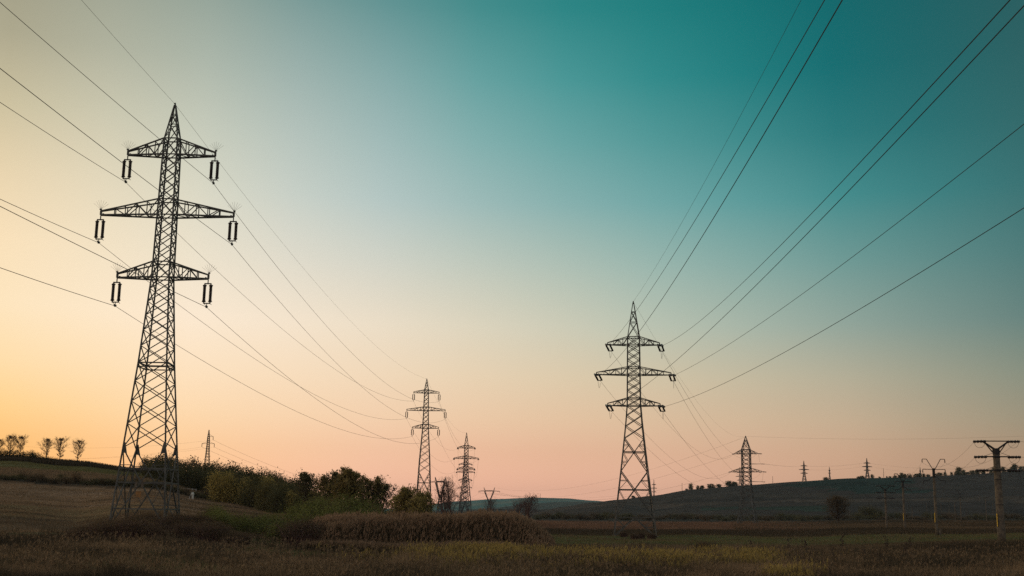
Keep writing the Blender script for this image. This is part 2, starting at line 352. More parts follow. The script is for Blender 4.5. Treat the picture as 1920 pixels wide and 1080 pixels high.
# ------------------------------------------------------------------ lattice pylons
CACHE = {}
def ins_rod(L_=1.9, r=.11, k=8, n=15):
    key = ('rod', L_, r, k, n)
    if key not in CACHE:
        b = MB(); pts = []; rr = []
        for i in range(n):
            z = -L_ * i / n
            for dz, q in ((0, .72), (.3, 1), (.75, 1), (1, .72)): pts.append((0, 0, z - L_ / n * dz * .98)); rr.append(r * q)
        pts = [(0, 0, .12)] + pts + [(0, 0, -L_ - .12)]; rr = [.03] + rr + [.03]
        b.tube(pts, rr, k); CACHE[key] = b.mesh('insulator_string', INSU)
    return CACHE[key]
def susp_insulator(parent, x, z, detail=True, sep=.62):
    """double suspension string hanging at an arm tip; clamp at z-2.75"""
    b = MB(); b.bar((0, 0, 0), (0, 0, -.42), .09); b.bar((-sep/2 - .04, 0, -.42), (sep/2 + .04, 0, -.42), .11)
    b2 = MB(); b2.bar((-sep/2 - .04, 0, -2.42), (sep/2 + .04, 0, -2.42), .10)
    b2.bar((0, 0, -2.4), (0, 0, -2.7), .06); b2.bar((0, -.28, -2.72), (0, .28, -2.72), .13); b2.bar((0, -.1, -2.8), (0, .1, -2.8), .16)
    if detail:
        for s_ in (-1, 1):
            for zz in (-.62, -2.22):
                q = [(s_*sep/2 + .2*math.cos(t), .0 , zz + .09*math.sin(t)) for t in np.linspace(0, 2*math.pi, 11)]
                (b if zz > -1 else b2).tube(q, .022, 4)
            b2.bar((s_*sep/2, 0, -2.4), (s_*sep/2 + .16, 0, -2.56), .05)
    key = ('yoke', detail, sep)
    if key not in CACHE: CACHE[key] = (b.mesh('insulator', STEEL), b2.mesh('yoke', STEEL))
    o = link('insulator', CACHE[key][0], parent, (x, 0, z)); link('yoke', CACHE[key][1], o)
    for s_ in (-1, 1): link('insulator_string', ins_rod(1.72, .16 if detail else .165, 8 if detail else 5, 15 if detail else 8), o, (s_*sep/2, 0, -.56))
    return o
def strain_insulator(parent, p0, d, detail=True, L_=2.0, sep=.55):
    """two strings in tension from arm tip p0 along direction d (local); returns far end (local)"""
    d = np.array(d, float); d /= np.linalg.norm(d); o = empty_child = None
    side = np.cross(d, (0, 0, 1.0)); side /= np.linalg.norm(side)
    b = MB(); e = np.array(p0) + d * (L_ + .9)
    q0 = d * .35; q1 = d * (L_ + .6)
    b.bar((0, 0, 0), q0, .09); b.bar(q0 - side*sep/2, q0 + side*sep/2, .14)
    o = b.build('insulator', STEEL, parent, tuple(p0))
    MB().bar(q1 - side*sep/2, q1 + side*sep/2, .14).bar(q1, d*(L_+.95), .09).build('yoke', STEEL, o)
    me = ins_rod(L_, .17 if detail else .2, 8 if detail else 5, 14 if detail else 8)
    q = Vector(tuple(-d)).to_track_quat('Z', 'Y')
    for s_ in (-1, 1):
        r = link('insulator_string', me, o, tuple(q0 + side*s_*sep/2 + d*.12)); r.rotation_mode = 'QUATERNION'; r.rotation_quaternion = q
    return e
def spikes(parent, x, z):
    b = MB()
    for a in (-50, -32, -15, 0, 16, 34, 52):
        t = R_(a); b.bar((0, 0, 0), (math.sin(t)*.95, (a % 3 - 1)*.12, math.cos(t)*.95), .014)
    b.bar((0, 0, -.15), (0, 0, .1), .09); b.bar((-.12, 0, 0), (.12, 0, 0), .09)
    b.build('bird_spikes', STEEL, parent, (x, 0, z))

def lattice(b, lv, z0, z1, kind, w, hwf):
    """one bracing panel between two heights on all four faces"""
    h0, h1 = hwf(z0), hwf(z1)
    for fx in range(4):
        def P(t, z):   # t in -1..1 across the face
            h = hwf(z); a, c = t*h, h
            return [(a, -c, z), (c, a, z), (-a, c, z), (-c, -a, z)][fx]
        if kind == 'X': b.bar(P(-1, z0), P(1, z1), w); b.bar(P(1, z0), P(-1, z1), w)
        elif kind == 'Z': b.bar(P(-1, z0), P(1, z1), w)
        elif kind == 'S': b.bar(P(1, z0), P(-1, z1), w)
        elif kind == 'R': b.bar(P(-1, z1), P(1, z1), w*1.2)
        elif kind == 'H':
            zm = (z0*h1 + z1*h0) / (h0 + h1); zm = z0 + (z1 - z0) * h0 / (h0 + h1)
            for s in (-1, 1):
                b.bar(P(s, z0), P(0, zm), w*1.25); b.bar(P(s, z1), P(0, zm), w*1.25); b.bar(P(s, zm), P(0, zm), w*1.35)
                for zz, f in ((z0 + (zm - z0)*.5, .5), (zm + (z1 - zm)*.5, .5)):
                    b.bar(P(s, zz), P(s*f, zz), w*.8)
                b.bar(P(s, zm), P(s*.5, z0 + (zm-z0)*.5), w*.7); b.bar(P(s, zm), P(s*.5, zm + (z1-zm)*.5), w*.7)
                b.bar(P(s, z0 + (zm-z0)*.5), P(s*.72, z0+(zm-z0)*.28), w*.6)
            if fx in (0, 2): b.box(P(0, zm), (w*3.2, w*.6, w*3.2))
            else: b.box(P(0, zm), (w*.6, w*3.2, w*3.2))
        elif kind == 'A':   # feet up to centre of the top ring
            for s in (-1, 1):
                b.bar(P(s, z0), P(0, z1), w*1.25); b.bar(P(s, z1), P(0, z1), w*1.1)
                zz = (z0 + z1) / 2; b.bar(P(s, zz), P(s*.5, zz), w*.7); b.bar(P(s, z1), P(s*.5, zz), w*.7)
def arm(b, s, zl, zh, Lh, hwl, hwh, n, w):
    tip = np.array((s*Lh, 0, zl + .02)); tt = np.array((s*Lh, 0, zl + .42))
    for sy in (-1, 1):
        lo0 = np.array((s*hwl, sy*hwl, zl)); hi0 = np.array((s*hwh, sy*hwh, zh)); sy_off = np.array((0, sy*.09, 0))
        b.bar(lo0, tip + sy_off, w*1.25); b.bar(hi0, tt + sy_off, w*1.1)
        for k in range(1, n + 1):
            f = k / (n + 1) * .95; g = (k - 1) / (n + 1) * .95
            pl = lo0 + (tip - lo0)*f; ph = hi0 + (tt - hi0)*f; ph0 = hi0 + (tt - hi0)*g; pl0 = lo0 + (tip - lo0)*g
            b.bar(pl, ph, w*.7); b.bar(pl, ph0, w*.7) if k % 2 else b.bar(pl0, ph, w*.7)
    for k in range(0, n + 1):
        f = k / (n + 1); a = np.array((s*hwl, -hwl, zl)); c = np.array((s*hwl, hwl, zl)); pa = a + (tip - a)*f; pc = c + (tip - c)*f; g = (k + 1) / (n + 1)
        b.bar(pa, pc, w*.6); b.bar(pa, c + (tip - c)*g, w*.6)
        a = np.array((s*hwh, -hwh, zh)); c = np.array((s*hwh, hwh, zh)); b.bar(a + (tt - a)*f, c + (tt - c)*f, w*.5)
    b.bar(tip, tt, w*1.6); b.bar(tip + (-s*.25, -.12, .1), tip + (-s*.25, .12, .1), w)
def pylon(name, label, base, rz, H, lv, panels, arms, w=.14, peak=None, kind='susp', detail=2, st=STEEL, group=None, dirs=None, ins=True, wa=None):
    root = empty(name, base, rz); tag(root, label, 'pylon', group)
    zs = [a for a, _ in lv]; hs = [h for _, h in lv]; hwf = lambda z: float(np.interp(z, zs, hs))
    for sx, sy in ((-1, -1), (1, -1), (1, 1), (-1, 1)):
        b = MB(); b.poly([(sx*h, sy*h, z) for z, h in lv], w*1.6)
        if detail >= 2:
            k = 0
            for z in np.arange(1, zs[-1], .45): k += 1; h = hwf(z); (b.bar((sx*h, sy*h, z), (sx*(h+.16), sy*h, z), .025) if k % 2 else b.bar((sx*h, sy*h, z), (sx*h, sy*(h+.16), z), .025)) if (sx, sy) == (1, -1) else None
            b.box((sx*hs[0], sy*hs[0], -.1), (.55, .55, .7))
        b.build('leg', st, root)
    b = MB()
    for z0, z1, kd, n in panels:
        # panel heights follow the local width so the crosses keep one angle
        zz = [z0]; tot = 0; seg = []
        for k in range(n):
            seg.append(hwf(z0 + (z1 - z0)*(k + .5)/n) + .25)
        seg = np.cumsum([0] + seg); seg = z0 + (z1 - z0)*seg/seg[-1]
        for k in range(n): lattice(b, lv, seg[k], seg[k+1], kd, w, hwf)
    for zl, zh, Lh in arms:
        for z in (zl, zh):
            if z <= zs[-1]: lattice(b, lv, z - .01, z, 'R', w*1.1, hwf)
    b.build('bracing', st, root)
    zt, ht = lv[-1]; b = MB()
    for sx, sy in ((-1, -1), (1, -1), (1, 1), (-1, 1)): b.bar((sx*ht, sy*ht, zt), (sx*.06, sy*.06, H), w*1.3)
    pf = lambda z: ht + (.06 - ht)*(z - zt)/(H - zt)
    for z0, z1 in ((zt, zt + (H-zt)*.42), (zt + (H-zt)*.42, zt + (H-zt)*.72)):
        lattice(b, lv, z0, z1, 'X', w*.75, pf); lattice(b, lv, z0, z1, 'R', w*.75, pf)
    b.bar((0, 0, H - .3), (0, 0, H + .25), w*1.5); b.bar((-.02, -.35, H + .1), (-.02, .35, H + .1), w*.7)
    b.build('peak', st, root)
    tips = []
    for zl, zh, Lh in arms:
        for s in (-1, 1):
            b = MB(); arm(b, s, zl, zh, Lh, hwf(zl), hwf(zh) if zh <= zt else pf(zh), 4 if Lh > 5.5 else 3, wa or w*1.05); b.build('crossarm', st, root)
            if detail >= 2: spikes(root, s*(Lh + .05), zl + .6) if kind == 'susp' else None
            tips.append((s, zl, Lh))
            if kind == 'susp' and ins: susp_insulator(root, s*Lh, zl - .05, detail >= 2)
    return root
def w2(root, p):
    c, s = math.cos(root.rotation_euler[2]), math.sin(root.rotation_euler[2]); l = root.location
    return np.array((l[0] + p[0]*c - p[1]*s, l[1] + p[0]*s + p[1]*c, l[2] + p[2]))

def wire(a, b, sag, r, label, group=None, n=40, name='power_line', m=None):
    a = np.array(a, float); b = np.array(b, float); t = np.linspace(0, 1, n + 1)
    P = a[None]*(1-t[:, None]) + b[None]*t[:, None]; P[:, 2] -= 4*sag*t*(1-t)
    mb = MB(); mb.tube([p - a for p in P], r, 4); o = mb.build(name, m or WIRE, None, tuple(a))
    o['label'] = label; o['category'] = 'wire'
    if group: o['group'] = group
    return o

# --- pylon A: tall suspension pylon on the left
zA = lambda y: float(pt(300, y, 115)[2])
bA = pt(272, 985, 115); gz = float(zat(bA[0], 115)); bA[2] = gz - .1
hA = lambda y: zA(y) - bA[2]
lvA = [(0, 2.62), (hA(842), 2.02), (hA(683), 1.38), (hA(522), .86), (hA(405), .78), (hA(292), .70), (hA(262), .66)]
pA = pylon('lattice_pylon', 'tallest lattice steel pylon at left with three crossarms and six hanging twin insulators', tuple(bA), 0, hA(197), lvA,
    [(0, hA(842), 'H', 1), (hA(842), hA(683), 'X', 4), (hA(683), hA(522), 'X', 6), (hA(522), hA(493), 'X', 1), (hA(493), hA(405), 'X', 4), (hA(405), hA(375), 'X', 1), (hA(375), hA(292), 'X', 4), (hA(292), hA(262), 'X', 1)],
    [(hA(292), hA(262), 4.45), (hA(405), hA(376), 6.7), (hA(522), hA(493), 4.55)], w=.082, wa=.115)
for y_ in (955, 880):
    b = MB(); lattice(b, None, hA(y_), hA(y_) + .01, 'R', .1, lambda z: np.interp(z, [0, hA(842)], [2.62, 2.02])); b.build('ring_frame', STEEL, pA)
b = MB(); z = hA(683); lattice(b, None, z - .01, z, 'R', .10, lambda q: 1.39); lattice(b, None, z - .5, z - .4, 'R', .09, lambda q: 1.41); b.build('ring_frame', STEEL, pA)
for sx, sy in ((-1, -1), (1, -1), (1, 1), (-1, 1)):
    z, h = hA(842), 2.02; b = MB(); n0 = 4
    for y_ in (-.025, .025): b.v += [(sx*(h + .1), sy*(h + .03) + y_, z - .45), (sx*(h - .42), sy*(h + .03) + y_, z - .55), (sx*(h - .2), sy*(h - .0) + y_, z + .5), (sx*(h + .02), sy*(h - .0) + y_, z + .55)]
    b.f += [(0, 1, 2, 3), (7, 6, 5, 4), (0, 4, 5, 1), (1, 5, 6, 2), (2, 6, 7, 3), (3, 7, 4, 0)]; b.build('gusset', STEEL, pA)
for sx in (-.3, .3): MB().box((sx, 0, .3), (.24, .03, .55)).build('number_plate', CONC, pA, (-.1, -2.42, hA(918) + .1))
b = MB(); b.box((0, 0, 0), (.5, .03, .55)); s_ = b.build('warning_plate', ORG, pA, (-.1, -2.42, hA(918) - .5))
# --- pylon B
bB = ground(793, 409); zB = lambda y: float(pt(800, y, 409)[2]) - bB[2]
lvB = [(0, 2.75), (zB(863), 1.75), (zB(803), 1.0), (zB(770), .82), (zB(737), .72), (zB(731), .70)]
pB = pylon('lattice_pylon', 'middle distance lattice pylon with hanging insulators behind the willow bush', tuple(bB), 0, zB(711), lvB,
    [(0, zB(930), 'A', 1), (zB(930), zB(885), 'H', 1), (zB(885), zB(803), 'X', 7), (zB(803), zB(770), 'X', 4), (zB(770), zB(737), 'X', 4), (zB(737), zB(731), 'X', 1)],
    [(zB(737), zB(731), 4.45), (zB(770), zB(763), 6.7), (zB(803), zB(795.5), 4.55)], w=.135, detail=1)
# --- pylon D: the strain pylon right of centre
bD = ground(1190, 205); zD = lambda y: float(pt(1188, y, 205)[2]) - bD[2]
lvD = [(0, 3.55), (zD(967), 3.2), (zD(884), 2.3), (zD(822), 1.68), (zD(790), 1.38), (zD(757), 1.15), (zD(703), 1.10), (zD(632), 1.03)]
armD = [(zD(647), zD(632.5), 4.55), (zD(703), zD(689), 6.5), (zD(761), zD(747), 4.55)]
YAWD = R_(-4)
pD = pylon('lattice_pylon', 'large lattice pylon right of centre with short slanting tension insulators', tuple(bD), YAWD, zD(567), lvD,
    [(0, zD(970), 'A', 1), (zD(967), zD(884), 'H', 1), (zD(884), zD(822), 'H', 1), (zD(822), zD(761), 'X', 3), (zD(761), zD(747), 'X', 1), (zD(747), zD(703), 'X', 3), (zD(703), zD(689), 'X', 1), (zD(689), zD(647), 'X', 3), (zD(647), zD(632.5), 'X', 1)],
    armD, w=.112, wa=.12, kind='strain')
# --- pylon E, right, strain, broad body turned 45 degrees off the line
bE = ground(1402, 560); zE = lambda y: float(pt(1400, y, 560)[2]) - bE[2]
lvE = [(0, 4.2), (zE(935), 2.5), (zE(905), 1.95), (zE(843), 1.85)]
armE = [(zE(851), zE(843), 5.3), (zE(885), zE(877), 7.2)]
pE = pylon('lattice_pylon', 'broad-bodied lattice pylon standing before the dark hill, right of centre', tuple(bE), R_(-22), zE(818), lvE,
    [(0, zE(964), 'A', 1), (zE(964), zE(935), 'X', 2), (zE(935), zE(905), 'X', 3), (zE(905), zE(843), 'X', 8)],
    armE, w=.2, wa=.15, kind='strain', detail=1)
for y in (870, 903):
    b = MB(); b.bar((1.8, -.6, zE(y)), (1.8 + 6.0, -4.8, zE(y) - .2), .3, .16); b.bar((1.8, 1, zE(y)), (1.8 + 6.0, -4.8, zE(y) - .2), .22, .14); b.build('crossarm', STEEL, pE)
    b = MB(); b.tube([(7.8, -4.8, zE(y) - .2), (9.6, -6, zE(y) - .3)], .14, 6); b.build('insulator', INSU, pE)
# --- pylon C group, centre
def strain_pylon(label, px, topy, Y, w, hgt=None, arms=None, rz=0, group=None, name='lattice_pylon', k=1.0, detail=0, ins=True, sink=0):
    p0 = pt(px, topy, Y); gz = float(zat(p0[0], Y)) - sink; H = p0[2] - gz
    T = H  # heights of arms measured down from the top
    arms = arms or [(H - 8.1*k, H - 6.6*k, 4.6*k), (H - 13.8*k, H - 12.3*k, 6.6*k), (H - 19.4*k, H - 17.9*k, 4.6*k)]
    lv = [(0, 3.5*k), (H*.2, 2.9*k), (max(H - 25*k, H*.3), 1.6*k), (H - 19.5*k, 1.15*k), (H - 6.6*k, 1.0*k)]
    pan = [(0, H*.2, 'A', 1), (H*.2, lv[2][0], 'X', 4), (lv[2][0], lv[3][0], 'X', 3), (lv[3][0], lv[4][0], 'X', 8)]
    r = pylon(name, label, (p0[0], Y, gz), rz, H, lv, pan, arms, w=w, kind='strain', detail=detail, st=STEELF, group=group)
    if ins:
        for zl, zh, Lh in arms:
            for s in (-1, 1):
                for sy in (-1, 1): strain_insulator(r, (s*Lh, sy*.1, zl + .1), (0, sy, -.25), False, 1.5)
    return r, arms, H
pC, armC, HC_ = strain_pylon('distant lattice pylon in the centre, nearest of three lined up behind each other', 875, 812, 640, .2)
pC2, armC2, HC2 = strain_pylon('distant lattice pylon in the centre, middle of three lined up behind each other', 873.5, 850, 867, .2)
pC3, armC3, HC3 = strain_pylon('distant lattice pylon in the centre, farthest of three lined up behind each other', 872.5, 889, 1180, .2, k=.95)
# --- wine-glass pylons with a flat beam
def cat_pylon(label, px, ytop, ybeam, Y, half, rz, H=None):
    p0 = pt(px, ytop, Y); gz = float(zat(p0[0], Y)); H = p0[2] - gz; zb = float(pt(px, ybeam, Y)[2]) - gz
    r = tag(empty('beam_pylon', (p0[0], Y, gz), rz), label, 'pylon', 'wine-glass pylons with a flat beam')
    hb = half*.42; zw = zb*.52
    b = MB(); hw = lambda z: np.interp(z, [0, zw], [2.3, .8])
    for sx, sy in ((-1, -1), (1, -1), (1, 1), (-1, 1)): b.bar((sx*2.3, sy*2.3, 0), (sx*.8, sy*.8, zw), .3)
    for k in range(7): lattice(b, None, zw*k/7, zw*(k+1)/7, 'X', .2, hw)
    b.build('mast', STEELF, r)
    for s in (-1, 1):
        b = MB(); A = np.array((s*.45, 0, zw)); B_ = np.array((s*hb, 0, zb)); n = 7
        for a in range(4):
            ox, oy = ((-.5, -.6), (.5, -.6), (.5, .6), (-.5, .6))[a]
            b.bar(A + (ox*.6, oy, 0), B_ + (ox*1.3, oy, 0), .27)
        for k in range(n):
            f, g = k/n, (k+1)/n; p_, q_ = A + (B_-A)*f, A + (B_-A)*g
            for oy in (-.6, .6):
                b.bar(p_ + (-.4, oy, 0), q_ + (.4, oy, 0), .2); b.bar(p_ + (.4, oy, 0), q_ + (-.4, oy, 0), .2)
        b.build('v_arm', STEELF, r)
        b = MB(); top = (s*(hb + .9), 0, H)
        for ox, oy in ((-.6, -.6), (.6, -.6), (.6, .6), (-.6, .6)): b.bar((s*hb + ox, oy, zb + .5), top, .26)
        b.build('earth_peak', STEELF, r)
        b = MB(); b.tube([(s*half*.97, 0, zb), (s*half*.97, 0, zb - 2.2)], .13, 5); b.build('insulator', INSU, r)
    b = MB()
    for oy in (-.6, .6):
        for oz in (0, .9): b.bar((-hb - .5, oy, zb + oz - .1), (hb + .5, oy, zb + oz - .1), .3)
        for k in range(8):
            x0, x1 = -hb + 2*hb*k/8, -hb + 2*hb*(k+1)/8; b.bar((x0, oy, zb), (x1, oy, zb + .8), .2); b.bar((x1, oy, zb), (x0, oy, zb + .8), .2)
        for s in (-1, 1): b.bar((s*hb, oy, zb + .8), (s*half, 0, zb), .3); b.bar((s*hb, oy, zb - .1), (s*half, 0, zb - .1), .3)
    b.build('beam', STEELF, r); return r, hb, zb, H, half
cat1 = cat_pylon('wine-glass shaped pylon with flat beam behind bare trees left of the centre pylons', 826, 894, 904, 930, 8.4, R_(-14))
cat2 = cat_pylon('small wine-glass shaped pylon with flat beam in front of the blue far hill', 917.5, 914, 921, 1270, 11.6, R_(-8))
# --- pylon on the left hill with single upper arm
p0 = pt(392, 806, 450); gz = float(zat(p0[0], 450)); H = p0[2] - gz
r = pT = tag(empty('lattice_pylon', (p0[0], 450, gz)), 'thin three-arm pylon rising behind the dark thicket beside the tallest pylon', 'pylon')
hw = lambda z: np.interp(z, [0, H - 9, H - 3, H], [1.75, .58, .36, .08])
b = MB()
for sx, sy in ((-1, -1), (1, -1), (1, 1), (-1, 1)): b.poly([(sx*hw(z), sy*hw(z), z) for z in (0, H-9, H-3, H)], .13)
b.build('leg_frame', STEELF, r); b = MB(); zz = 0
while zz < H - 1.5:
    z1 = zz + max(.7, hw(zz)*1.7); lattice(b, None, zz, min(z1, H-1), 'X', .09, hw); zz = z1
b.build('bracing', STEELF, r)
armT = [(1, H - 2.5, 1.75), (-1, H - 5.2, 2.35), (1, H - 5.2, 2.35)]
for s, z, Lh in armT:
    b = MB(); b.bar((s*.3, 0, z), (s*Lh, 0, z - .05), .12); b.bar((s*.3, 0, z + .75), (s*Lh, 0, z), .09); b.build('crossarm', STEELF, r)
    b = MB(); b.tube([(s*Lh, 0, z), (s*Lh, 0, z - 1.3)], .11, 5); b.build('insulator', INSU, r)
# --- ridge pylons
G_R = 'pylons along the hill ridge'
rg_list = [
 ('small pylon on the hill ridge directly right of the large centre-right pylon', 1226, 899, 2050, .62, .3),
 ('small pylon on the hill ridge half hidden behind the broad-bodied pylon', 1387, 876, 2000, .85, .3),
 ('small pylon alone on the bare hill ridge, first right of the broad-bodied pylon', 1507, 864, 1890, .95, .34),
 ('thin small mast pylon on the bare ridge beside a dark shrub', 1555, 876, 1890, .42, .34),
 ('small pylon on the hilltop standing among dark shrubs', 1625, 859, 1900, .9, .4),
 ('faint narrow pylon on the skyline behind the horned concrete pole', 1725, 876, 2000, .5, .3)]
ridge = []
for lb, px, ty, Y, k, w in rg_list:
    p0 = pt(px, ty, Y); gz = float(zat(p0[0], Y)); H = p0[2] - gz; f = H / 27
    arms = [(H*.74, H*.78, 5.6*k), (H*.56, H*.60, 8.4*k), (H*.38, H*.42, 5.8*k)]
    if k < .6: arms = [(H*.7, H*.74, 3.6*k), (H*.5, H*.54, 4.4*k)]
    lv = [(0, 3.0*k), (H*.3, 1.5*k), (H*.78, .9*k)]
    ridge.append((pylon('lattice_pylon', lb, (p0[0], Y, gz), rnd.uniform(-.1, .1), H, lv, [(0, H*.3, 'X', 2), (H*.3, H*.78, 'X', 6)], arms, w=w, kind='strain', detail=0, st=STEELF, group=G_R), arms, H))

# ------------------------------------------------------------------ conductors
NAMES = {'GW': 'peak', 'TL': 'upper left', 'ML': 'middle left', 'LL': 'lower left', 'TR': 'upper right', 'MR': 'middle right', 'LR': 'lower right'}
armi = {'TL': (-1, 0), 'ML': (-1, 1), 'LL': (-1, 2), 'TR': (1, 0), 'MR': (1, 1), 'LR': (1, 2)}
aA = [(hA(292), 4.45), (hA(405), 6.7), (hA(522), 4.55)]; aB = [(zB(737), 4.45), (zB(770), 6.7), (zB(803), 4.55)]
def att_susp(root, al, k, H):
    if k == 'GW': return w2(root, (0, 0, H + .1))
    s, i = armi[k]; return w2(root, (s*al[i][1], 0, al[i][0] - 2.85))
near1 = {'GW': (-27.5, 42.2, 3.9), 'TR': (-42.4, 41.4, 3.8), 'TL': (-36.5, 35.3, 5.6), 'MR': (-24.6, 21.4, 2.2), 'ML': (-41.0, 29.6, 5.3), 'LR': (-42.8, 24.5, 2.4), 'LL': (-39.8, 24.1, 4.8)}
def lab(k, tail): return ('thin earth wire from the peak ' if k == 'GW' else 'conductor from the ' + NAMES[k] + ' insulator ') + tail
for k, (x, z, sg) in near1.items():
    wire(att_susp(pA, aA, k, hA(197)), (x, -140, z), sg, .016 if k == 'GW' else .026, lab(k, 'of the tallest pylon to the left edge'), 'wires on the left of the tallest pylon', 70)
sAB = {'GW': 5.2, 'TR': 7.2, 'TL': 5.8, 'MR': 7.2, 'ML': 5.8, 'LR': 6.8, 'LL': 5.2}
for k, sg in sAB.items():
    wire(att_susp(pA, aA, k, hA(197)), att_susp(pB, aB, k, zB(711)), sg, .016 if k == 'GW' else .026, lab(k, 'of the tallest pylon to the willow pylon'), 'wires between the two suspension pylons', 70)
for k in NAMES:
    e = w2(pC, (0, 0, HC_ + .1)) if k == 'GW' else w2(pC, (armi[k][0]*armC[armi[k][1]][2], -1.8, armC[armi[k][1]][0] - .4))
    wire(att_susp(pB, aB, k, zB(711)), e, 5 if k == 'GW' else 6.5, .018 if k == 'GW' else .026, lab(k, 'of the willow pylon to the centre'), 'wires from the willow pylon to the centre')
for (ra, aa, Ha), (rb, ab, Hb), nm in (((pC, armC, HC_), (pC2, armC2, HC2), 'between the nearest and middle centre pylons'), ((pC2, armC2, HC2), (pC3, armC3, HC3), 'between the middle and farthest centre pylons')):
    for k in armi:
        s, i = armi[k]
        wire(w2(ra, (s*aa[i][2], 1.8, aa[i][0] - .3)), w2(rb, (s*ab[i][2], -1.8, ab[i][0] - .3)), 6, .03, 'faint ' + NAMES[k] + ' conductor ' + nm, 'wires linking the three centre pylons', 20)
near2 = {'GW': (15.6, 50.0, 6.8), 'TL': (10.1, 33.4, 6.7), 'ML': (7.3, 33.0, 9.0), 'LL': (12.7, 29.1, 7.3), 'TR': (2.8, 16.9, 6.4), 'MR': (20.0, 28.8, 5.9), 'LR': (21.9, 28.1, 6.7)}
px2 = {'GW': (1186, 565), 'TL': (1148, 655), 'ML': (1125, 708), 'LL': (1146, 765), 'TR': (1238, 645), 'MR': (1260, 700), 'LR': (1243, 760)}
loc = lambda root, d: np.array((d[0]*math.cos(root.rotation_euler[2]) + d[1]*math.sin(root.rotation_euler[2]), -d[0]*math.sin(root.rotation_euler[2]) + d[1]*math.cos(root.rotation_euler[2]), d[2]))
YAWE = pE.rotation_euler[2]
for k, (x, z, sg) in near2.items():
    far = np.array((x, -140.0, z)); 
    if k == 'GW':
        a = w2(pD, (0, 0, zD(567) + .1)); wire(a, far, sg, .015, lab(k, 'of the large pylon to the top edge'), 'wires from the large pylon over the viewer', 80)
        wire(a, w2(pE, (0, 0, zE(818) + .1)), 7.5, .015, lab(k, 'of the large pylon to the broad pylon'), 'wires between the large and broad pylons', 50); continue
    s, i = armi[k]; tip = (s*armD[i][2], 0, armD[i][0] + .12); tw = w2(pD, tip)
    if i < 2: ew = w2(pE, (s*armE[i][2], 0, armE[i][0] + .1))
    else: ew = w2(pE, (s*2.2 + 1, 0, zE(903))) if s < 0 else w2(pE, (9.6, -6, zE(903) - .3))
    for tgt, sg_, tail, grp, r_ in ((far, sg, 'of the large pylon up and right', 'wires from the large pylon over the viewer', .024), (ew, 9.0, 'of the large pylon to the broad pylon', 'wires between the large and broad pylons', .024)):
        d = tgt - tw; Ln = np.linalg.norm(d[:2]); d = d / Ln; d[2] -= 4*sg_/Ln
        e = strain_insulator(pD, tip, loc(pD, d - np.array((0, 0, .1))), True, 3.0, .7); ewd = w2(pD, e)
        wire(ewd, tgt, sg_ * (Ln - 3.9) / Ln, r_, lab(k, tail), grp, 80)
    # jumper loop under the arm tip
    d1 = (far - tw); d1 /= np.linalg.norm(d1); d2 = (ew - tw); d2 /= np.linalg.norm(d2)
    q = [loc(pD, d1*3.9*(1-t_) + d2*3.9*t_) + np.array((0, 0, -1.1 - 5.2*t_*(1-t_))) for t_ in np.linspace(0, 1, 13)]
    MB().tube(q, .022, 4).build('jumper', WIRE, pD, tip)
for zl, zh, Lh in armE:
    for s in (-1, 1):
        for d in ((-.35, -1, -.15), (.9, .5, -.05)): strain_insulator(pE, (s*Lh, 0, zl + .1), d, False, 1.5)
for i, (zl, zh, Lh) in enumerate(armE):
    x1 = Lh + .6; zt_ = zE(870 if i == 0 else 903)
    q = [(x1 + (7.8 - x1)*t_ + 0, -4.8*t_, zl - .3 + (zt_ - zl)*(1 - (1-t_)**2)) for t_ in np.linspace(0, 1, 12)]
    MB().tube(q, .03, 4).build('jumper', WIRE, pE)
G_F = 'faint far wires crossing the horizon'
e1 = w2(pE, (9.6, -6, zE(870) - .3)); r3, a3, H3 = ridge[2]; r5, a5, H5 = ridge[4]
wire(w2(pE, (0, 0, zE(818))), pt(2200, 800, 500), 3, .02, 'faint earth wire running right from the peak of the broad-bodied pylon', G_F)
wire(e1, w2(r3, (-5.3, 0, a3[0][0])), 1, .045, 'faint conductor from the broad-bodied pylon to the first ridge pylon', G_F)
wire(w2(r3, (5.3, 0, a3[0][0])), w2(r5, (-5, 0, a5[0][0])), 2, .07, 'faint conductor between the two tallest ridge pylons', G_F)
wire(w2(r3, (8, 0, a3[1][0])), w2(r5, (-7.5, 0, a5[1][0])), 2, .05, 'lower faint conductor between the two tallest ridge pylons', G_F)
wire(w2(r5, (5, 0, a5[0][0])), pt(2150, 852, 900), 10, .05, 'faint conductor from the hilltop pylon to the right frame edge', G_F)
wire(w2(r5, (7.5, 0, a5[1][0])), pt(2150, 872, 900), 10, .04, 'lower faint conductor from the hilltop pylon to the right frame edge', G_F)
c2 = cat2[0]; c1 = cat1[0]
for x, q, ty in ((11.2, w2(pE, (-armE[1][2], 0, armE[1][0])), 'the left arm'), (-11.2, w2(pE, (-2, 0, zE(903))), 'the lower body'), (5, w2(pE, (0, 0, zE(819))), 'the peak'), (0, w2(pE, (-armE[0][2], 0, armE[0][0])), 'the top left arm')):
    wire(w2(c2, (x, 0, cat2[2] - 1 if abs(x) != 5 else cat2[3])), q, 12, .03, 'faint wire from the small beam pylon to ' + ty + ' of the broad pylon', G_F, 50)
for x, tn in ((-1, 'left'), (0, 'middle'), (1, 'right')):
    wire(w2(c1, (x*8.2, 0, cat1[2] - 2)), w2(c2, (x*11, 0, cat2[2] - 2)), 9, .035, 'faint ' + tn + ' conductor between the two wine-glass beam pylons', G_F, 30)
    wire(w2(c2, (x*11, 0, cat2[2] - 2)), pt(1240 + 12*x, 922 + 5*x, 2000), 10, .045, 'faint ' + tn + ' conductor from the small beam pylon to the right ridge', G_F, 30)
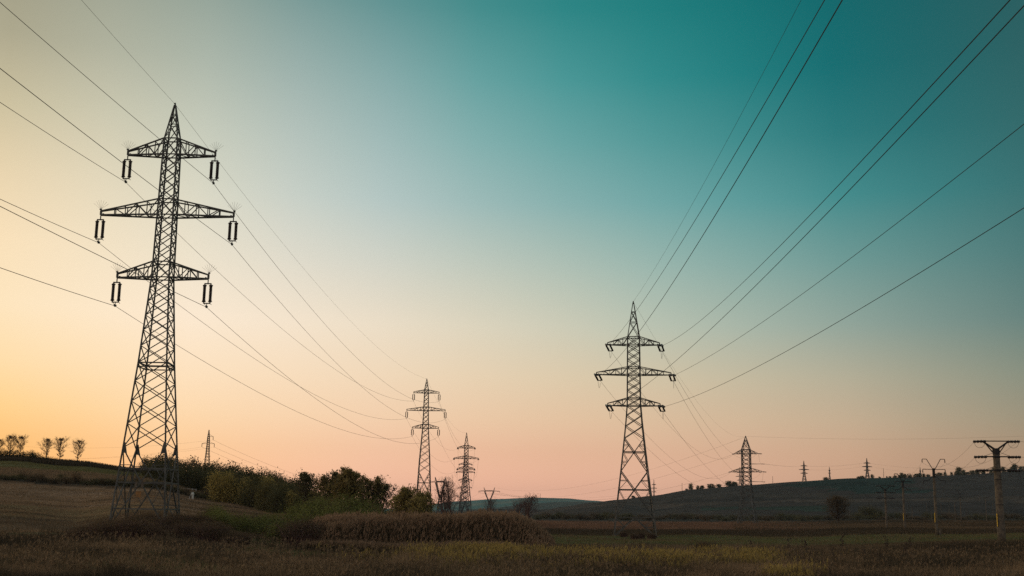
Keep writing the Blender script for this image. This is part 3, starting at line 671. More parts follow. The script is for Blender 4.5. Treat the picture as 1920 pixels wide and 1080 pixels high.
for (s, z, Lh), nm in zip(armT, ('upper', 'lower left', 'lower right')):
    wire(w2(pT, (s*Lh, 0, z - 1.3)), w2(c1, (s*8, 0, cat1[2] - 2)), 13, .03, 'faint wire from the ' + nm + ' arm of the thin pylon to the beam pylon', G_F, 50)
    wire(w2(pT, (s*Lh, 0, z - 1.3)), pt(-200, 812 + (0 if nm == 'upper' else 30), 400), 4, .014, 'faint wire from the ' + nm + ' arm of the thin pylon to the left edge', G_F, 40)

# ------------------------------------------------------------------ concrete poles
def pole_shaft(root, h, r0, r1, px_lean):
    b = MB(); b.tube([(px_lean*t_*h, 0, -.3 + (h + .3)*t_) for t_ in np.linspace(0, 1, 8)], list(np.linspace(r0, r1, 8)), 20)
    o = b.build('shaft', CONC, root)
    for p in o.data.polygons: p.use_smooth = len(p.vertices) == 4
    return o
def pole_vee(label, px, ybase, ytop, Y, r0, r1, plate=True, detail=True):
    g = ground(px, Y); top = pt(px, ytop, Y); z0 = float(pt(px, ybase, Y)[2]); g[2] = z0; h = top[2] - z0
    r = tag(empty('concrete_pole', tuple(g), R_(-8)), label, 'pole', 'concrete poles on the right')
    pole_shaft(r, h, r0, r1, .0)
    k = h / 10.0; IN = []
    for zz in (h*.4, h*.67): 
        b = MB(); b.tube([(0, 0, zz), (0, 0, zz + .06)], [r0*.98 if zz < h*.5 else r0*.9]*2, 20); b.build('steel_band', BLK, r)
    b = MB(); b.bar((-1.75*k, 0, h + .85*k), (1.75*k, 0, h + .85*k), .11*k)
    for s in (-1, 1):
        for y in (-.16, .16):
            b.bar((s*.12*k, y, h - .05), (s*1.35*k, y*.4, h + .82*k), .15*k); b.bar((s*.36*k, y, h - .35*k), (s*1.05*k, y*.3, h + .55*k), .06*k)
    b.tube([(0, 0, h - .6*k), (0, 0, h + .06)], [r1*1.12]*2, 16); b.build('top_vee_arm', FITT, r)
    ends = [(1.75*k, h + .82*k)]
    for zz, Lh in ((h - .85*k, 1.75*k), (h - 2.3*k, 1.65*k)):
        b = MB(); b.bar((-Lh, -.36*k, zz), (Lh, -.36*k, zz), .13*k)
        for s in (-1, 1): b.bar((s*.3*k, -.36*k, zz + .45*k), (s*Lh*.85, -.36*k, zz), .035*k)
        b.tube([(0, 0, zz - .1), (0, 0, zz + .1)], [r1*1.16]*2, 16); b.build('crossarm', FITT, r); ends.append((Lh, zz))
    for Lh, zz in ends:
        for s in (-1, 1):
            for d in (-1, 1):
                b = MB(); x0 = s*Lh; x1 = x0 + d*.62*k; y1 = -.36*k - d*.3*k
                pts = [(x0 + (x1-x0)*t_, -.36*k + (y1 + .36*k)*t_, zz - .04*k) for t_ in np.linspace(0, 1, 10)]
                b.tube(pts, [.06, .17, .10, .18, .10, .10, .17, .10, .16, .05], 8)
                b.build('insulator', INSU, r)
            q = [(s*Lh + .5*k*math.cos(t_), -.36*k - .2*k*math.cos(t_), zz - .1 - .62*k*math.sin(t_)) for t_ in np.linspace(0, math.pi, 14)]
            MB().tube(q, .016, 4).build('jumper', WIRE, r)
    if plate:
        a = R_(180 + 22); pr = r0*.99
        b = MB(); b.box((0, 0, 0), (.24*k, .03, 1.35*k))
        p_ = b.build('number_plate', YEL, r, (math.cos(a)*pr, math.sin(a)*pr - .03, h*.24)); p_.rotation_euler = (0, 0, a + R_(70))
        if detail:
            b = MB()
            for i in range(6): b.box((rnd.uniform(-.02, .02), -.02, .5 - i*.19), (.11, .012, .05)); b.box((rnd.choice((-.05, .05)), -.02, .44 - i*.19), (.03, .012, .09))
            b.build('plate_marks', BLK, p_)
    return r, k, h, ends
def pole_horn(label, px, ybase, ytop, Y, r0, r1, plate=True):
    g = ground(px, Y); top = pt(px, ytop, Y); z0 = float(pt(px, ybase, Y)[2]); g[2] = z0; h = top[2] - z0
    r = tag(empty('concrete_pole', tuple(g), R_(-3)), label, 'pole', 'concrete poles on the right'); k = h / 11.3
    pole_shaft(r, h, r0, r1, 0)
    tips = []
    for s in (-1, 1):
        for pts in ([(s*.2, -.1), (s*1.2, 1.65), (s*1.95, 1.65)], [(s*.2, -.15), (s*1.92, -.1)], [(s*.2, -1.35), (s*.6, -1.6), (s*1.1, -2.05), (s*1.88, -2.05)]):
            q = [(x*k, -.2*k, h + z*k) for x, z in pts]; b = MB(); b.poly(q, (.1 if Y < 250 else .16)*k); b.build('crossarm', FITT, r)
            e = q[-1]; tips.append(e)
            b = MB(); b.tube([(e[0], e[1], e[2] - t_*.62*k) for t_ in np.linspace(0, 1, 9)], [.03, .05, .1*k, .05, .11*k, .05, .1*k, .06, .04], 7); b.build('insulator', INSU, r)
    b = MB(); b.tube([(0, 0, h - 1.5*k), (0, 0, h + .08)], [r1*1.22]*2, 14); b.build('pole_head', FITT, r)
    if plate:
        a = R_(180 + 22); b = MB(); b.box((0, 0, 0), (.2*k, .03, 1.6*k)); p_ = b.build('number_plate', YEL, r, (math.cos(a)*r0, math.sin(a)*r0 - .03, h*.26)); p_.rotation_euler = (0, 0, a + R_(70))
        if Y < 250:
            b = MB(); b.box((.45*k, 0, .5), (.4*k, .5*k, 1.1)); b.build('base_box', CONC, r)
    return r, k, h, tips
P1 = pole_vee('nearest and thickest concrete pole at the right frame edge with yellow strip', 1879, 1018, 842, 125, .42, .33)
P2 = pole_horn('horned concrete pole with six bent arms, left of the thickest pole', 1757, 1003, 879, 200, .27, .19)
P3 = pole_horn('shorter horned concrete pole with yellow strip, between two other poles', 1697, 993, 902, 275, .29, .2)
P4 = pole_vee('pale concrete pole with a V top, leftmost of the large poles', 1663, 991, 917, 300, .3, .22, plate=False)
P5 = pole_horn('far faint horned pole standing before the dark hill left of the thickest pole', 1803, 977, 926, 470, .2, .14, plate=False)
def pend(P, i, s):
    r, k, h, ends = P; Lh, zz = ends[i]; return w2(r, (s*(Lh + .5*k), -.4, zz))
def phorn(P, i, s):
    r, k, h, tips = P; e = [t_ for t_ in tips if t_[0]*s > 0][i]; return w2(r, (e[0], e[1], e[2] - .6*k))
G_P = 'wires strung between the concrete poles'; LV = ('upper', 'middle', 'lower')
for s, sn in ((-1, 'left'), (1, 'right')):
    for i in range(3):
        wire(pend(P1, i, s), phorn(P2, i, s), 1.6, .011, f'{LV[i]} {sn} wire from the thickest pole to the horned pole beside it', G_P, 24)
        wire(phorn(P2, i, s), phorn(P3, i, s), 1.4, .011, f'{LV[i]} {sn} wire between the two horned poles', G_P, 24)
        if s > 0: wire(pend(P1, i, s), pend(P1, i, s) + np.array((40, 8, 1.5)), 1.2, .012, f'{LV[i]} wire leaving the thickest pole through the right frame edge', G_P, 24)
        wire(phorn(P3, i, s), pt(1640 + 6*s, 905 + 9*i, 700), 6, .014, f'{LV[i]} {sn} wire from the shorter horned pole across the hillside', G_P, 24)
# thin posts scattered at the hill foot and on the skyline
PB_ = [(1594, 975, 17, 900), (1612, 975, 16, 880), (1632, 975, 17, 900), (1656, 975, 14, 900), (1681, 974, 16, 900), (1692, 968, 18, 900), (1711, 975, 24, 700), (1747, 974, 18, 760), (1780, 962, 15, 1000), (1791.5, 976, 33, 600), (1837, 948, 20, 1200), (1850, 975, 42, 600), (1862, 960, 16, 950), (1765, 960, 16, 1050), (1738, 962, 20, 1000)]
def post(px, yb, hp, Y, r, label, grp, arms=True):
    g = pt(px, yb, Y); g[2] = float(zat(g[0], Y)); z1 = float(pt(px, yb - hp, Y)[2]); h = max(z1 - g[2], 3)
    e = tag(empty('utility_post', tuple(g)), label, 'post', grp)
    b = MB(); b.tube([(0, 0, -.2), (0, 0, h)], [r*1.25, r*.8], 7); b.build('shaft', CONC, e)
    if arms: MB().bar((-.9, 0, h - .4), (.9, 0, h - .4), .12).build('crossarm', STEELF, e)
ORD = 'first second third fourth fifth sixth seventh eighth ninth tenth eleventh twelfth thirteenth fourteenth fifteenth'.split()
for i, (px, yb, hp, Y) in enumerate(sorted(PB_)): post(px, yb, hp, Y, .17, f'{ORD[i]} from the left of the thin pale posts at the hill foot', 'thin pale posts at the hill foot')
for px, yb, hp, Y, lb in ((1279, 918, 12, 1890, 'thin post on the ridge just left of the small skyline trees'), (1449, 905, 12, 1890, 'thin post alone on the bare ridge right of the broad-bodied pylon'), (1657, 893, 15, 1900, 'thin post on the hilltop skyline right of the shrub-side pylon'), (1013, 933, 8, 4450, 'thin post on the blue far hill, right one of a pair'), (986, 933, 8, 4450, 'thin post on the blue far hill, left one of a pair')):
    post(px, yb, hp, Y, .3 if Y < 3000 else .6, lb, 'thin posts on the skyline')

# small pale things on the left slope
g = ground(361, 222); h = 1.45
b = MB(); b.tube([(0, 0, 0), (.02, 0, .35), (0, 0, .8), (-.04, 0, 1.05), (-.02, 0, 1.22), (0, 0, 1.45)], [.13, .2, .22, .3, .2, .05], 12)
r = tag(empty('marker_post', tuple(g)), 'small pale upright marker at the hedge on the left slope, beside a leaning stake', 'marker'); b.build('wrapped_post', WHT, r)
b = MB(); b.bar((-.75, 0, 0), (-.25, 0, 1.4), .09); b.box((-.62, 0, .18), (.28, .2, .3)); b.build('stake', RAIL, r)
g = ground(340, 262); r = tag(empty('field_fence', tuple(g + np.array((0, 0, 0)))), 'short pale rail fence before the dark thicket behind the tallest pylon', 'fence')
for i in range(5): MB().bar((i*.8, i*.02, -.3 - .05*i), (i*.8, i*.02, .75 - .06*i), .12).build('fence_post', RAIL, r)
for z in (.62, .15): MB().bar((0, 0, z), (3.25, .08, z - .24), .07).build('rail', RAIL, r)

# ------------------------------------------------------------------ plants
def branches(seed, h, spread, depth, r0, up=.55, first=.25, nb=(2, 4), droop=0.0, ratio=.66, k0=5):
    rg_ = random.Random(seed); b = MB(); tips = []
    def grow(p, d, l, r, lev):
        n = 3; pts = [p]; rr = [r]; q = p
        for i in range(n):
            d = d + np.array([rg_.gauss(0, .12), rg_.gauss(0, .12), rg_.gauss(0, .06) + up*.06 - droop*.12*lev]); d /= np.linalg.norm(d)
            q = q + d*l/n; pts.append(q); rr.append(r*(1 - .35*(i+1)/n))
        b.tube(pts, rr, max(3, k0 - lev))
        if lev >= depth: tips.append((q, d)); return
        for i in range(rg_.randint(*nb) + (1 if lev == 0 else 0)):
            a = rg_.uniform(0, 2*math.pi); s = spread*rg_.uniform(.6, 1.25)
            nd = d*math.cos(s) + np.array((math.cos(a), math.sin(a), 0))*math.sin(s); nd[2] += .12*up; nd /= np.linalg.norm(nd)
            f = rg_.uniform(.45, 1); idx = min(int(f*n), n); grow(pts[idx], nd, l*ratio*rg_.uniform(.75, 1.15), rr[idx]*.62, lev + 1)
        grow(q, d, l*ratio, rr[-1]*.85, lev + 1)
    grow(np.zeros(3), np.array((rg_.gauss(0, .04), rg_.gauss(0, .04), 1.0)), h*first, r0, 0)
    z = max(t_[0][2] for t_ in tips) or 1; k = h / z
    V_ = np.array(b.v)*k; return b, V_, np.array([t_[0] for t_ in tips])*k, np.array([t_[1] for t_ in tips])
def leader(seed, h, wmax, r0, n=22, ang=.7, base=.12, env=.45, sub=5, twig=4, tl=.5, sway=.04, droop=0.0, multi=1, k0=6, up=.07):
    """tree with leaders, upswept side limbs inside an egg envelope and fine twigs; unit tips returned"""
    g = random.Random(seed); b = MB(); tips = []; T2 = []
    for m in range(multi):
        a0 = g.uniform(0, 6.28); off = 0 if multi == 1 else .22; p = np.zeros(3); pts = [p]; rr = [r0]
        for i in range(8):
            p = p + np.array((g.gauss(0, sway)*h/4 + math.cos(a0)*off*h/8, g.gauss(0, sway)*h/4 + math.sin(a0)*off*h/8, h/8)); pts.append(p); rr.append(r0*(1 - .85*(i+1)/8) + .012)
        b.tube(pts, rr, k0)
        at_ = lambda f: pts[min(int(f*8), 7)] + (pts[min(int(f*8), 7)+1] - pts[min(int(f*8), 7)])*(f*8 - min(int(f*8), 7))
        for i in range(n):
            f = base + (1-base)*(i + g.random()*.8)/n; f = min(f, .98); s = at_(f); e_ = math.sin(math.pi*min(1, ((f - base)/(1-base))**env*.97 + .03))**.8 if f > base else 0
            L_ = wmax*max(e_, .18)*g.uniform(.75, 1.2); a = i*2.4 + g.uniform(-.5, .5); an = ang*g.uniform(.75, 1.2)
            d = np.array((math.cos(a)*math.sin(an), math.sin(a)*math.sin(an), math.cos(an))); q = s; P_ = [q]; d0 = d.copy()
            for j in range(4):
                d0 = d0 + np.array((g.gauss(0, .13), g.gauss(0, .13), up - droop*.35*j)); d0 /= np.linalg.norm(d0); q = q + d0*L_/4; P_.append(q)
            r1 = max(.016, r0*.42*(1-f) + .012); b.tube(P_, [r1, r1*.8, r1*.6, r1*.42, .008], 4)
            for j in range(sub):
                w = .25 + .75*(j + .5)/sub; ix = min(int(w*4), 3); s2 = P_[ix] + (P_[ix+1] - P_[ix])*(w*4 - ix); dd = d0*.5 + np.array((g.gauss(0, .5), g.gauss(0, .5), g.gauss(.35, .3) - droop)); dd /= np.linalg.norm(dd)
                l2 = L_*g.uniform(.28, .5)*tl*2; m_ = s2 + dd*l2*.5; e2 = m_ + (dd + np.array((0, 0, .15 - droop*1.3)))*l2*.5; b.tube([s2, m_, e2], [r1*.45 + .006, .016, .010], 3); T2 += [m_, e2]
                for t_ in range(twig):
                    w3 = g.random(); s3 = s2 + (e2 - s2)*w3; d3 = dd*.6 + np.array((g.gauss(0, .5), g.gauss(0, .5), g.gauss(.25, .3) - droop*1.2)); e3 = s3 + d3*l2*g.uniform(.25, .5); b.tube([s3, e3], [.013, .008], 3); T2.append(e3)
    T2 = np.array(T2); return b, T2
def leader_meshes(seed, h, wmax, r0, leaves=None, leafmat=None, barkmat=None, leafdrop=0, long=1.0, **kw):
    b, T = leader(seed, h, wmax, r0, **kw); me = b.mesh('trunk', barkmat or BARK); lm = None
    if leaves:
        P, Q = leaf_quads(T, leaves[0], leaves[1], leaves[2], seed, leafdrop, long=long); lm = np_mesh('crown', P, [Q], leafmat)
    return me, lm
def leaf_quads(C, n_per, rad, size, seed, drop=0.0, flat=1.0, long=1.0):
    g_ = np.random.default_rng(seed); n = len(C)*n_per; c = np.repeat(C, n_per, 0) + g_.normal(size=(n, 3))*rad*np.array((1, 1, flat))
    a = g_.normal(size=(n, 3)); a /= np.linalg.norm(a, axis=1)[:, None]
    if drop: a[:, 2] -= drop; a /= np.linalg.norm(a, axis=1)[:, None]
    u = np.cross(a, g_.normal(size=(n, 3))); u /= np.linalg.norm(u, axis=1)[:, None]; s = size*g_.uniform(.5, 1.3, (n, 1))
    P = np.stack([c - a*s*long*.5, c + u*s*.32, c + a*s*long*.5, c - u*s*.32], 1).reshape(-1, 3)
    return P, np.arange(n*4).reshape(-1, 4)
def tree_meshes(key, seed, h, spread, depth, r0, leaves=None, leafmat=None, barkmat=None, **kw):
    b, V_, T, D = branches(seed, h, spread, depth, r0, **kw)
    me = bpy.data.meshes.new('trunk'); me.from_pydata([tuple(v) for v in V_], [], b.f); me.materials.append(barkmat or BARK); me.update()
    lm = None
    if leaves:
        n_per, rad, size, drop = leaves; C = T
        P, Q = leaf_quads(C, n_per, rad, size, seed, drop, long=1.0 if drop == 0 else 3.0); lm = np_mesh('crown', P, [Q], leafmat)
    return me, lm
def put_tree(name, label, cat, meshes, loc, sc=1.0, rz=None, group=None, sz=None, tw='trunk'):
    e = tag(empty(name, tuple(loc), rnd.uniform(0, 6.28) if rz is None else rz), label, cat, group); e.scale = (sc, sc, sc*(sz or 1))
    link(tw, meshes[0], e)
    if meshes[1]: link('crown', meshes[1], e)
    return e
# thicket trees (full to the ground)
def thicket_tree(seed, h, wd, leafmat, n=900, leaf=.34):
    g_ = np.random.default_rng(seed); b = MB(); 
    C = []
    for k in range(34):
        a = g_.uniform(0, 2*math.pi); z = h*g_.uniform(.05, .97); rr = wd*math.sqrt(max(0.05, 1 - ((z/h - .5)/.56)**2))*g_.uniform(.2, 1.0)
        p = np.array((math.cos(a)*rr, math.sin(a)*rr, z)); C.append(p); q = np.array((p[0]*.25, p[1]*.25, z*.5)); b.tube([(0, 0, 0), q, p], [.09, .05, .015], 4)
        t2 = p + np.array((g_.normal()*.25, g_.normal()*.25, .55)); b.tube([p, t2], [.02, .01], 3)
    P, Q = leaf_quads(np.array(C), n // 34, wd*.24, leaf, seed, flat=1.15)
    sp, sq = leaf_quads(np.array([c + np.array((0, 0, .7)) for c in C if c[2] > h*.6]), 14, .22, leaf*.7, seed + 5, flat=2.0)
    P2 = np.concatenate([P, sp]); Q2 = np.concatenate([Q, sq + len(P)])
    return b.mesh('trunk', BARK), np_mesh('crown', P2, [Q2], leafmat)
TK = [thicket_tree(s, 7.0, 2.6, m, 2600) for s, m in ((11, LEAF_D), (12, LEAF_D), (13, LEAF_B), (14, LEAF_D), (15, LEAF_Y))]
BUSH = [thicket_tree(s, 2.2, 1.7, m, 1700, .17) for s, m in ((21, LEAF_G), (22, LEAF_G), (23, LEAF_B), (24, LEAF_G))]
sil = [(262, 858), (300, 854), (350, 861), (400, 868), (450, 877), (500, 884), (540, 893), (575, 905), (600, 912), (640, 915)]
def silh(px): return float(np.interp(px, [a for a, _ in sil], [b_ for _, b_ in sil]))
G_T = 'trees of the thicket running down the left hillside'
def grove_tree(px, Y, topy, mi, wsc=1.0):
    g = ground(px, Y); top = pt(px, topy, Y); h = max(top[2] - g[2], 2.0)
    e = put_tree('thicket_tree', 'dark leafy autumn tree in the dense thicket behind the tallest pylon', 'tree', TK[mi], g, 1, group=G_T)
    s = h / 7.0 / 1.06; w_ = s**.6*wsc*1.12; e.scale = (w_, w_, s)
for px in np.arange(272, 575, 11): grove_tree(px + rnd.uniform(-3, 3), 296 + rnd.uniform(-12, 12), silh(px) + rnd.uniform(-3, 6), rnd.choice((0, 1, 2, 3)), 1.05)
for px in np.arange(280, 600, 17): grove_tree(px + rnd.uniform(-4, 4), 272 + rnd.uniform(-5, 5), silh(px) + 10 + rnd.uniform(-3, 7), rnd.choice((0, 1, 3)), 1.05)
for px in np.arange(408, 610, 13): grove_tree(px + rnd.uniform(-4, 4), 232 + rnd.uniform(-8, 8), silh(px) + 14 + rnd.uniform(-5, 9), rnd.choice((0, 1, 2, 3, 4)), .95)
for px in np.arange(500, 620, 15): grove_tree(px + rnd.uniform(-4, 4), 205 + rnd.uniform(-8, 8), silh(px) + 18 + rnd.uniform(-4, 10), rnd.choice((0, 1, 3, 4)), .9)
# bare trees on the left ridge
BT = [leader_meshes(s, 6.5, 2.35, .13, n=30, ang=.95, up=.03, base=.2, env=.95, sub=6, twig=7, tl=.6, barkmat=RTWIG, leaves=(2, .14, .13), leafmat=LEAF_B) for s in (31, 32, 33)]
for px, yb, yt, m, lb in ((145, 870, 828, 0, 'round bare tree on the left ridge, rightmost of the three separate ones'), (111, 866, 824, 1, 'slender bare tree on the left ridge, middle of the three separate ones'), (86, 864, 825, 2, 'bare tree on the left ridge, leftmost of the three separate ones'),
                          (36, 858, 820, 1, 'bare tree rising from ridge shrubs near the left edge, right one of a close pair'), (17, 858, 819, 0, 'bare tree rising from ridge shrubs near the left edge, left one of a close pair'), (-4, 857, 826, 2, 'bare tree cut by the left edge of the picture')):
    Y = 325; g = ground(px, Y); h = pt(px, yt, Y)[2] - g[2]; put_tree('bare_tree', lb, 'tree', BT[m], g, h/6.5, group='bare trees on the left ridge')
RS = [thicket_tree(s, 3.0, 2.0, m, 1100, .26) for s, m in ((41, LEAF_D), (42, LEAF_B))]
for px, yt in ((-20, 845), (-5, 843), (8, 846), (22, 845), (40, 850), (55, 848), (64, 850), (76, 856), (92, 858), (104, 862), (120, 864), (134, 866)):
    Y = 322; g = ground(px, Y); h = pt(px, yt, Y)[2] - g[2]; e = put_tree('ridge_shrub', 'low dark shrub in the hedge along the left ridge', 'shrub', RS[rnd.randint(0, 1)], g, 1, group='shrubs along the left ridge'); s = max(h/3.1, .3); e.scale = (1.15, 1.15, s)
# willows and bush
WL = [leader_meshes(s, 5.0, 2.3, .12, n=22, ang=a, base=.05, env=.55, sub=6, twig=4, multi=2, droop=dr, leaves=(3, .13, .17), leafmat=m, leafdrop=dr*1.5, long=1 + dr*2) for s, m, dr, a in ((51, LEAF_O, 0.0, .8), (52, LEAF_O, .5, .7), (53, LEAF_D, 0.0, .8))]
for px, Y, yt, m, lb in ((582, 190, 892, 2, 'narrow dark tree at the right end of the thicket'), (626, 170, 890, 2, 'rounded dark tree left of the drooping willow'), (612, 168, 897, 0, 'small brown tree left of the drooping willow'), (645, 165, 893, 0, 'brown leafy tree touching the drooping willow'), (663, 160, 882, 1, 'willow with drooping sprays, tallest of the central trees'), (690, 162, 900, 0, 'rounded olive tree right of the drooping willow'), (705, 165, 912, 2, 'low dark tree, rightmost beside the willow')):
    g = ground(px, Y); h = pt(px, yt, Y)[2] - g[2]; put_tree('willow_tree', lb, 'tree', WL[m], g, h/5.0)
WB = [leader_meshes(s, 3.6, 2.3, .07, n=20, ang=.6, base=.04, env=.6, sub=6, twig=4, multi=3, droop=.42, leaves=(2, .12, .13), leafmat=LEAF_Y, leafdrop=.6, long=1.8) for s in (61, 62)]
for px, Y, yt, m, lb in ((768, 140, 922, 0, 'yellow-green arching bush in front of the willow pylon, tallest of its clump'), (748, 142, 934, 1, 'yellow-green arching bush at the left of its clump under the willow pylon'), (789, 143, 929, 1, 'yellow-green arching bush at the right foot of the willow pylon'), (778, 136, 940, 0, 'low yellow-green bush at the front of its clump under the willow pylon')):
    g = ground(px, Y); h = pt(px, yt, Y)[2] - g[2]; e = put_tree('arching_bush', lb, 'bush', WB[m], g, h/3.6); e.scale = (h/3.6*.6, h/3.6*.6, h/3.6)
ST = [leader_meshes(s, 6.0, 3.0, .09, n=18, ang=.55, base=.18, env=.7, sub=4, twig=3, multi=2, barkmat=RTWIG, leaves=(1, .15, .12), leafmat=LEAF_R) for s in (71, 72)]
for px, Y, yt, m, lb in ((850, 300, 909, 0, 'thin russet tree between the beam pylon and the centre pylons'), (832, 300, 925, 1, 'thin russet tree in front of the nearer beam pylon'), (838, 310, 924, 0, 'small thin russet tree right of the nearer beam pylon'), (985, 420, 934, 1, 'bare reddish tree right of the reed bed before the far hill'), (965, 430, 946, 0, 'small bare reddish tree above the right part of the reed bed'), (918, 420, 940, 1, 'thin dark bare tree under the small beam pylon'), (996, 425, 944, 0, 'low bare reddish tree just right of the taller reddish one'),):
    g = ground(px, Y); h = pt(px, yt, Y)[2] - g[2]; e = put_tree('thin_tree', lb, 'tree', ST[m], g, h/6.0, group='thin bare trees on the plain')
    if px > 950: e.scale.x *= 1.7; e.scale.y *= 1.7
g = ground(1572, 620); DT = leader_meshes(81, 10.5, 5.6, .3, n=30, ang=.85, base=.08, env=.55, sub=6, twig=5, multi=2, leaves=(2, .3, .35), leafmat=LEAF_B)
e = put_tree('dark_tree', 'large dark round bare-branched tree at the hill foot, alone', 'tree', DT, g, (pt(1572, 935, 620)[2] - g[2])/10.5); e.scale.x *= 1.35; e.scale.y *= 1.35
# green bramble mound between stubble field and reeds
G_M = 'bushes of the green mound left of the reeds'
for i in range(86):
    if i < 26: px = rnd.uniform(395, 545); Y = rnd.uniform(118, 148); hh = rnd.uniform(.8, 1.6)
    elif i < 60: px = rnd.uniform(535, 735); Y = rnd.uniform(122, 158); hh = rnd.uniform(1.5, 2.8)*(1 if px > 580 else .8)
    else: px = rnd.uniform(560, 740); Y = rnd.uniform(148, 166); hh = rnd.uniform(2.2, 3.2)*(1 if px < 690 else .75)
    e = put_tree('green_bush', 'leafy green bramble bush of the low mound left of the reeds', 'bush', BUSH[rnd.choice((0, 1, 3, 0, 2))], ground(px, Y), 1, group=G_M); s = hh/2.3; e.scale = (s**.5*1.1, s**.5*1.1, s)
# brown briar mass round the tall pylon's feet
def briar(seed, h, wd, n=420):
    g_ = np.random.default_rng(seed); b = MB(); tip = []
    for k in range(n):
        a = g_.uniform(0, 2*math.pi); r0 = wd*.7*math.sqrt(g_.uniform()); p = np.array((math.cos(a)*r0, math.sin(a)*r0, -.1)); l = h*g_.uniform(.6, 1.1)*(1 - .35*(r0/wd)**2)
        d = np.array((g_.normal()*.22, g_.normal()*.22, 1)); m_ = p + d*l*.55; e = m_ + (d + np.array((g_.normal()*.4, g_.normal()*.4, -.25)))*l*.45
        b.tube([p, m_, e], [.02, .014, .006], 3); tip += [m_, e, (m_+e)/2]
    P, Q = leaf_quads(np.array(tip), 3, .16, .10, seed)
    return b.mesh('stems', RTWIG), np_mesh('crown', P, [Q], LEAF_B)
BR = [briar(s, 2.0, 1.8) for s in (91, 92, 93)]
for i in range(46):
    px = rnd.uniform(135, 455); Y = rnd.uniform(96, 116) if px < 380 else rnd.uniform(96, 108); e = put_tree('briar_bush', 'dark brown leafless briar at the feet of the tallest pylon', 'bush', BR[i % 3], ground(px, Y), rnd.uniform(.7, 1.05)*(1 if 180 < px < 400 else .7), group='briars at the feet of the tallest pylon', tw='stems')
for px, Y, s, lb in ((1200, 190, .55, 'low brown briar between the feet of the large pylon, right of its middle'), (1170, 196, .45, 'low brown briar between the feet of the large pylon, left of its middle'), (1222, 188, .5, 'low brown briar at the right foot of the large pylon'), (1190, 186, .5, 'low brown briar at the middle of the base of the large pylon'), (1320, 118, .55, 'small dark briar in the meadow right of the large pylon'), (570, 104, 1.3, 'small brown leafless sapling left of the reed bed'), (580, 106, 1.1, 'second brown leafless sapling touching the left end of the reeds')):
    put_tree('briar_bush', lb, 'bush', BR[0], ground(px, Y), s*1.1, tw='stems')
# hedge on the left slope, foot-of-hill hedgerow, ridge trees
for px in np.arange(-20, 420, 9):
    Y = 241 + rnd.uniform(-4, 4); e = put_tree('hedge_shrub', 'low dark brown shrub in the hedge between field and meadow on the left slope', 'shrub', RS[rnd.randint(0, 1)], ground(px, Y), 1, group='hedge across the left slope'); s = rnd.uniform(.18, .42)*(1.6 if rnd.random() < .12 else 1); e.scale = (.6, .6, s)
for px in np.arange(1010, 1930, 13):
    Y = 760 + rnd.uniform(-60, 90); e = put_tree('hedgerow_shrub', 'dark shrub of the far hedgerow at the foot of the right hill', 'shrub', RS[rnd.randint(0, 1)], ground(px, Y), 1, group='hedgerow at the foot of the right hill'); e.scale = (2.4, 2.4, rnd.uniform(.5, 1.3))
for px, s in ((1622, 1.9), (1632, 1.8), (1642, 1.7), (1651, 1.3)):
    put_tree('hedge_tree', 'dense dark bush clump at the hill foot between thin pale posts', 'bush', RS[0], ground(px, 840), s*1.3, group='bush clump at the hill foot')
HT = [thicket_tree(s, 8.0, 4.0, LEAF_D, 1300, 1.0) for s in (101, 102)]
RG = [(1297, 11), (1306, 6), (1311, 4), (1319, 6), (1329, 4), (1337, 7), (1347, 7), (1369, 9), (1374, 8), (1379, 6), (1550, 5), (1609, 4), (1618, 4), (1637, 8), (1650, 3), (1660, 4), (1667, 4), (1675, 5), (1685, 6), (1692, 8), (1697, 7), (1707, 5), (1716, 6), (1724, 7), (1733, 6), (1741, 6), (1750, 7), (1762, 9), (1772, 8), (1783, 8), (1791, 11), (1800, 14), (1806, 12), (1815, 7), (1826, 7), (1835, 8), (1846, 7), (1856, 8), (1868, 9), (1880, 9), (1890, 8), (1898, 9), (1906, 14), (1914, 12), (1924, 13), (1190, 5), (1286, 3)]
for px, hp in sorted(RG):
    Y = 1880; e = put_tree('skyline_tree', 'small dark rounded tree on the skyline of the right hill', 'tree', HT[rnd.randint(0, 1)], ground(px + rnd.uniform(-3, 3), Y + rnd.uniform(-25, 25)), 1, group='trees on the skyline of the right hill'); e.location.z -= 1.2; s = (hp/2200*Y + 1.2)/8.0*rnd.uniform(.6, .95); w_ = min(s, 1.0)*rnd.uniform(.8, 1.9); e.scale = (w_, w_, s)

# ------------------------------------------------------------------ grasses (uncountable)
def ribbons(B, h, w, az_, lean, bend=.5):
    """tapered two-segment blades; returns verts, quads, tris"""
    n = len(B); d = np.stack([np.cos(az_), np.sin(az_), np.zeros(n)], -1); s = np.stack([-np.sin(az_ + .7), np.cos(az_ + .7), np.zeros(n)], -1)*(w/2)[:, None]
    up = np.array((0, 0, 1.0)); M_ = B + up*(h*.55)[:, None] + d*(lean*h*.35)[:, None]; T = B + up*h[:, None] + d*(lean*h)[:, None]
    V_ = np.stack([B - s, B + s, M_ + s*.75, M_ - s*.75, T], 1).reshape(-1, 3); k = np.arange(n)[:, None]*5
    return V_, k + np.array([[0, 1, 2, 3]]), k + np.array([[3, 2, 4]])
def scatter(n, px0, px1, Y0, Y1, pw=1.0):
    u = nrg.uniform(0, 1, n); Y = Y0*(Y1/Y0)**u if pw else nrg.uniform(Y0, Y1, n); px = nrg.uniform(px0, px1, n)
    X_ = (px - 960)/2240*Y; return px, X_, Y
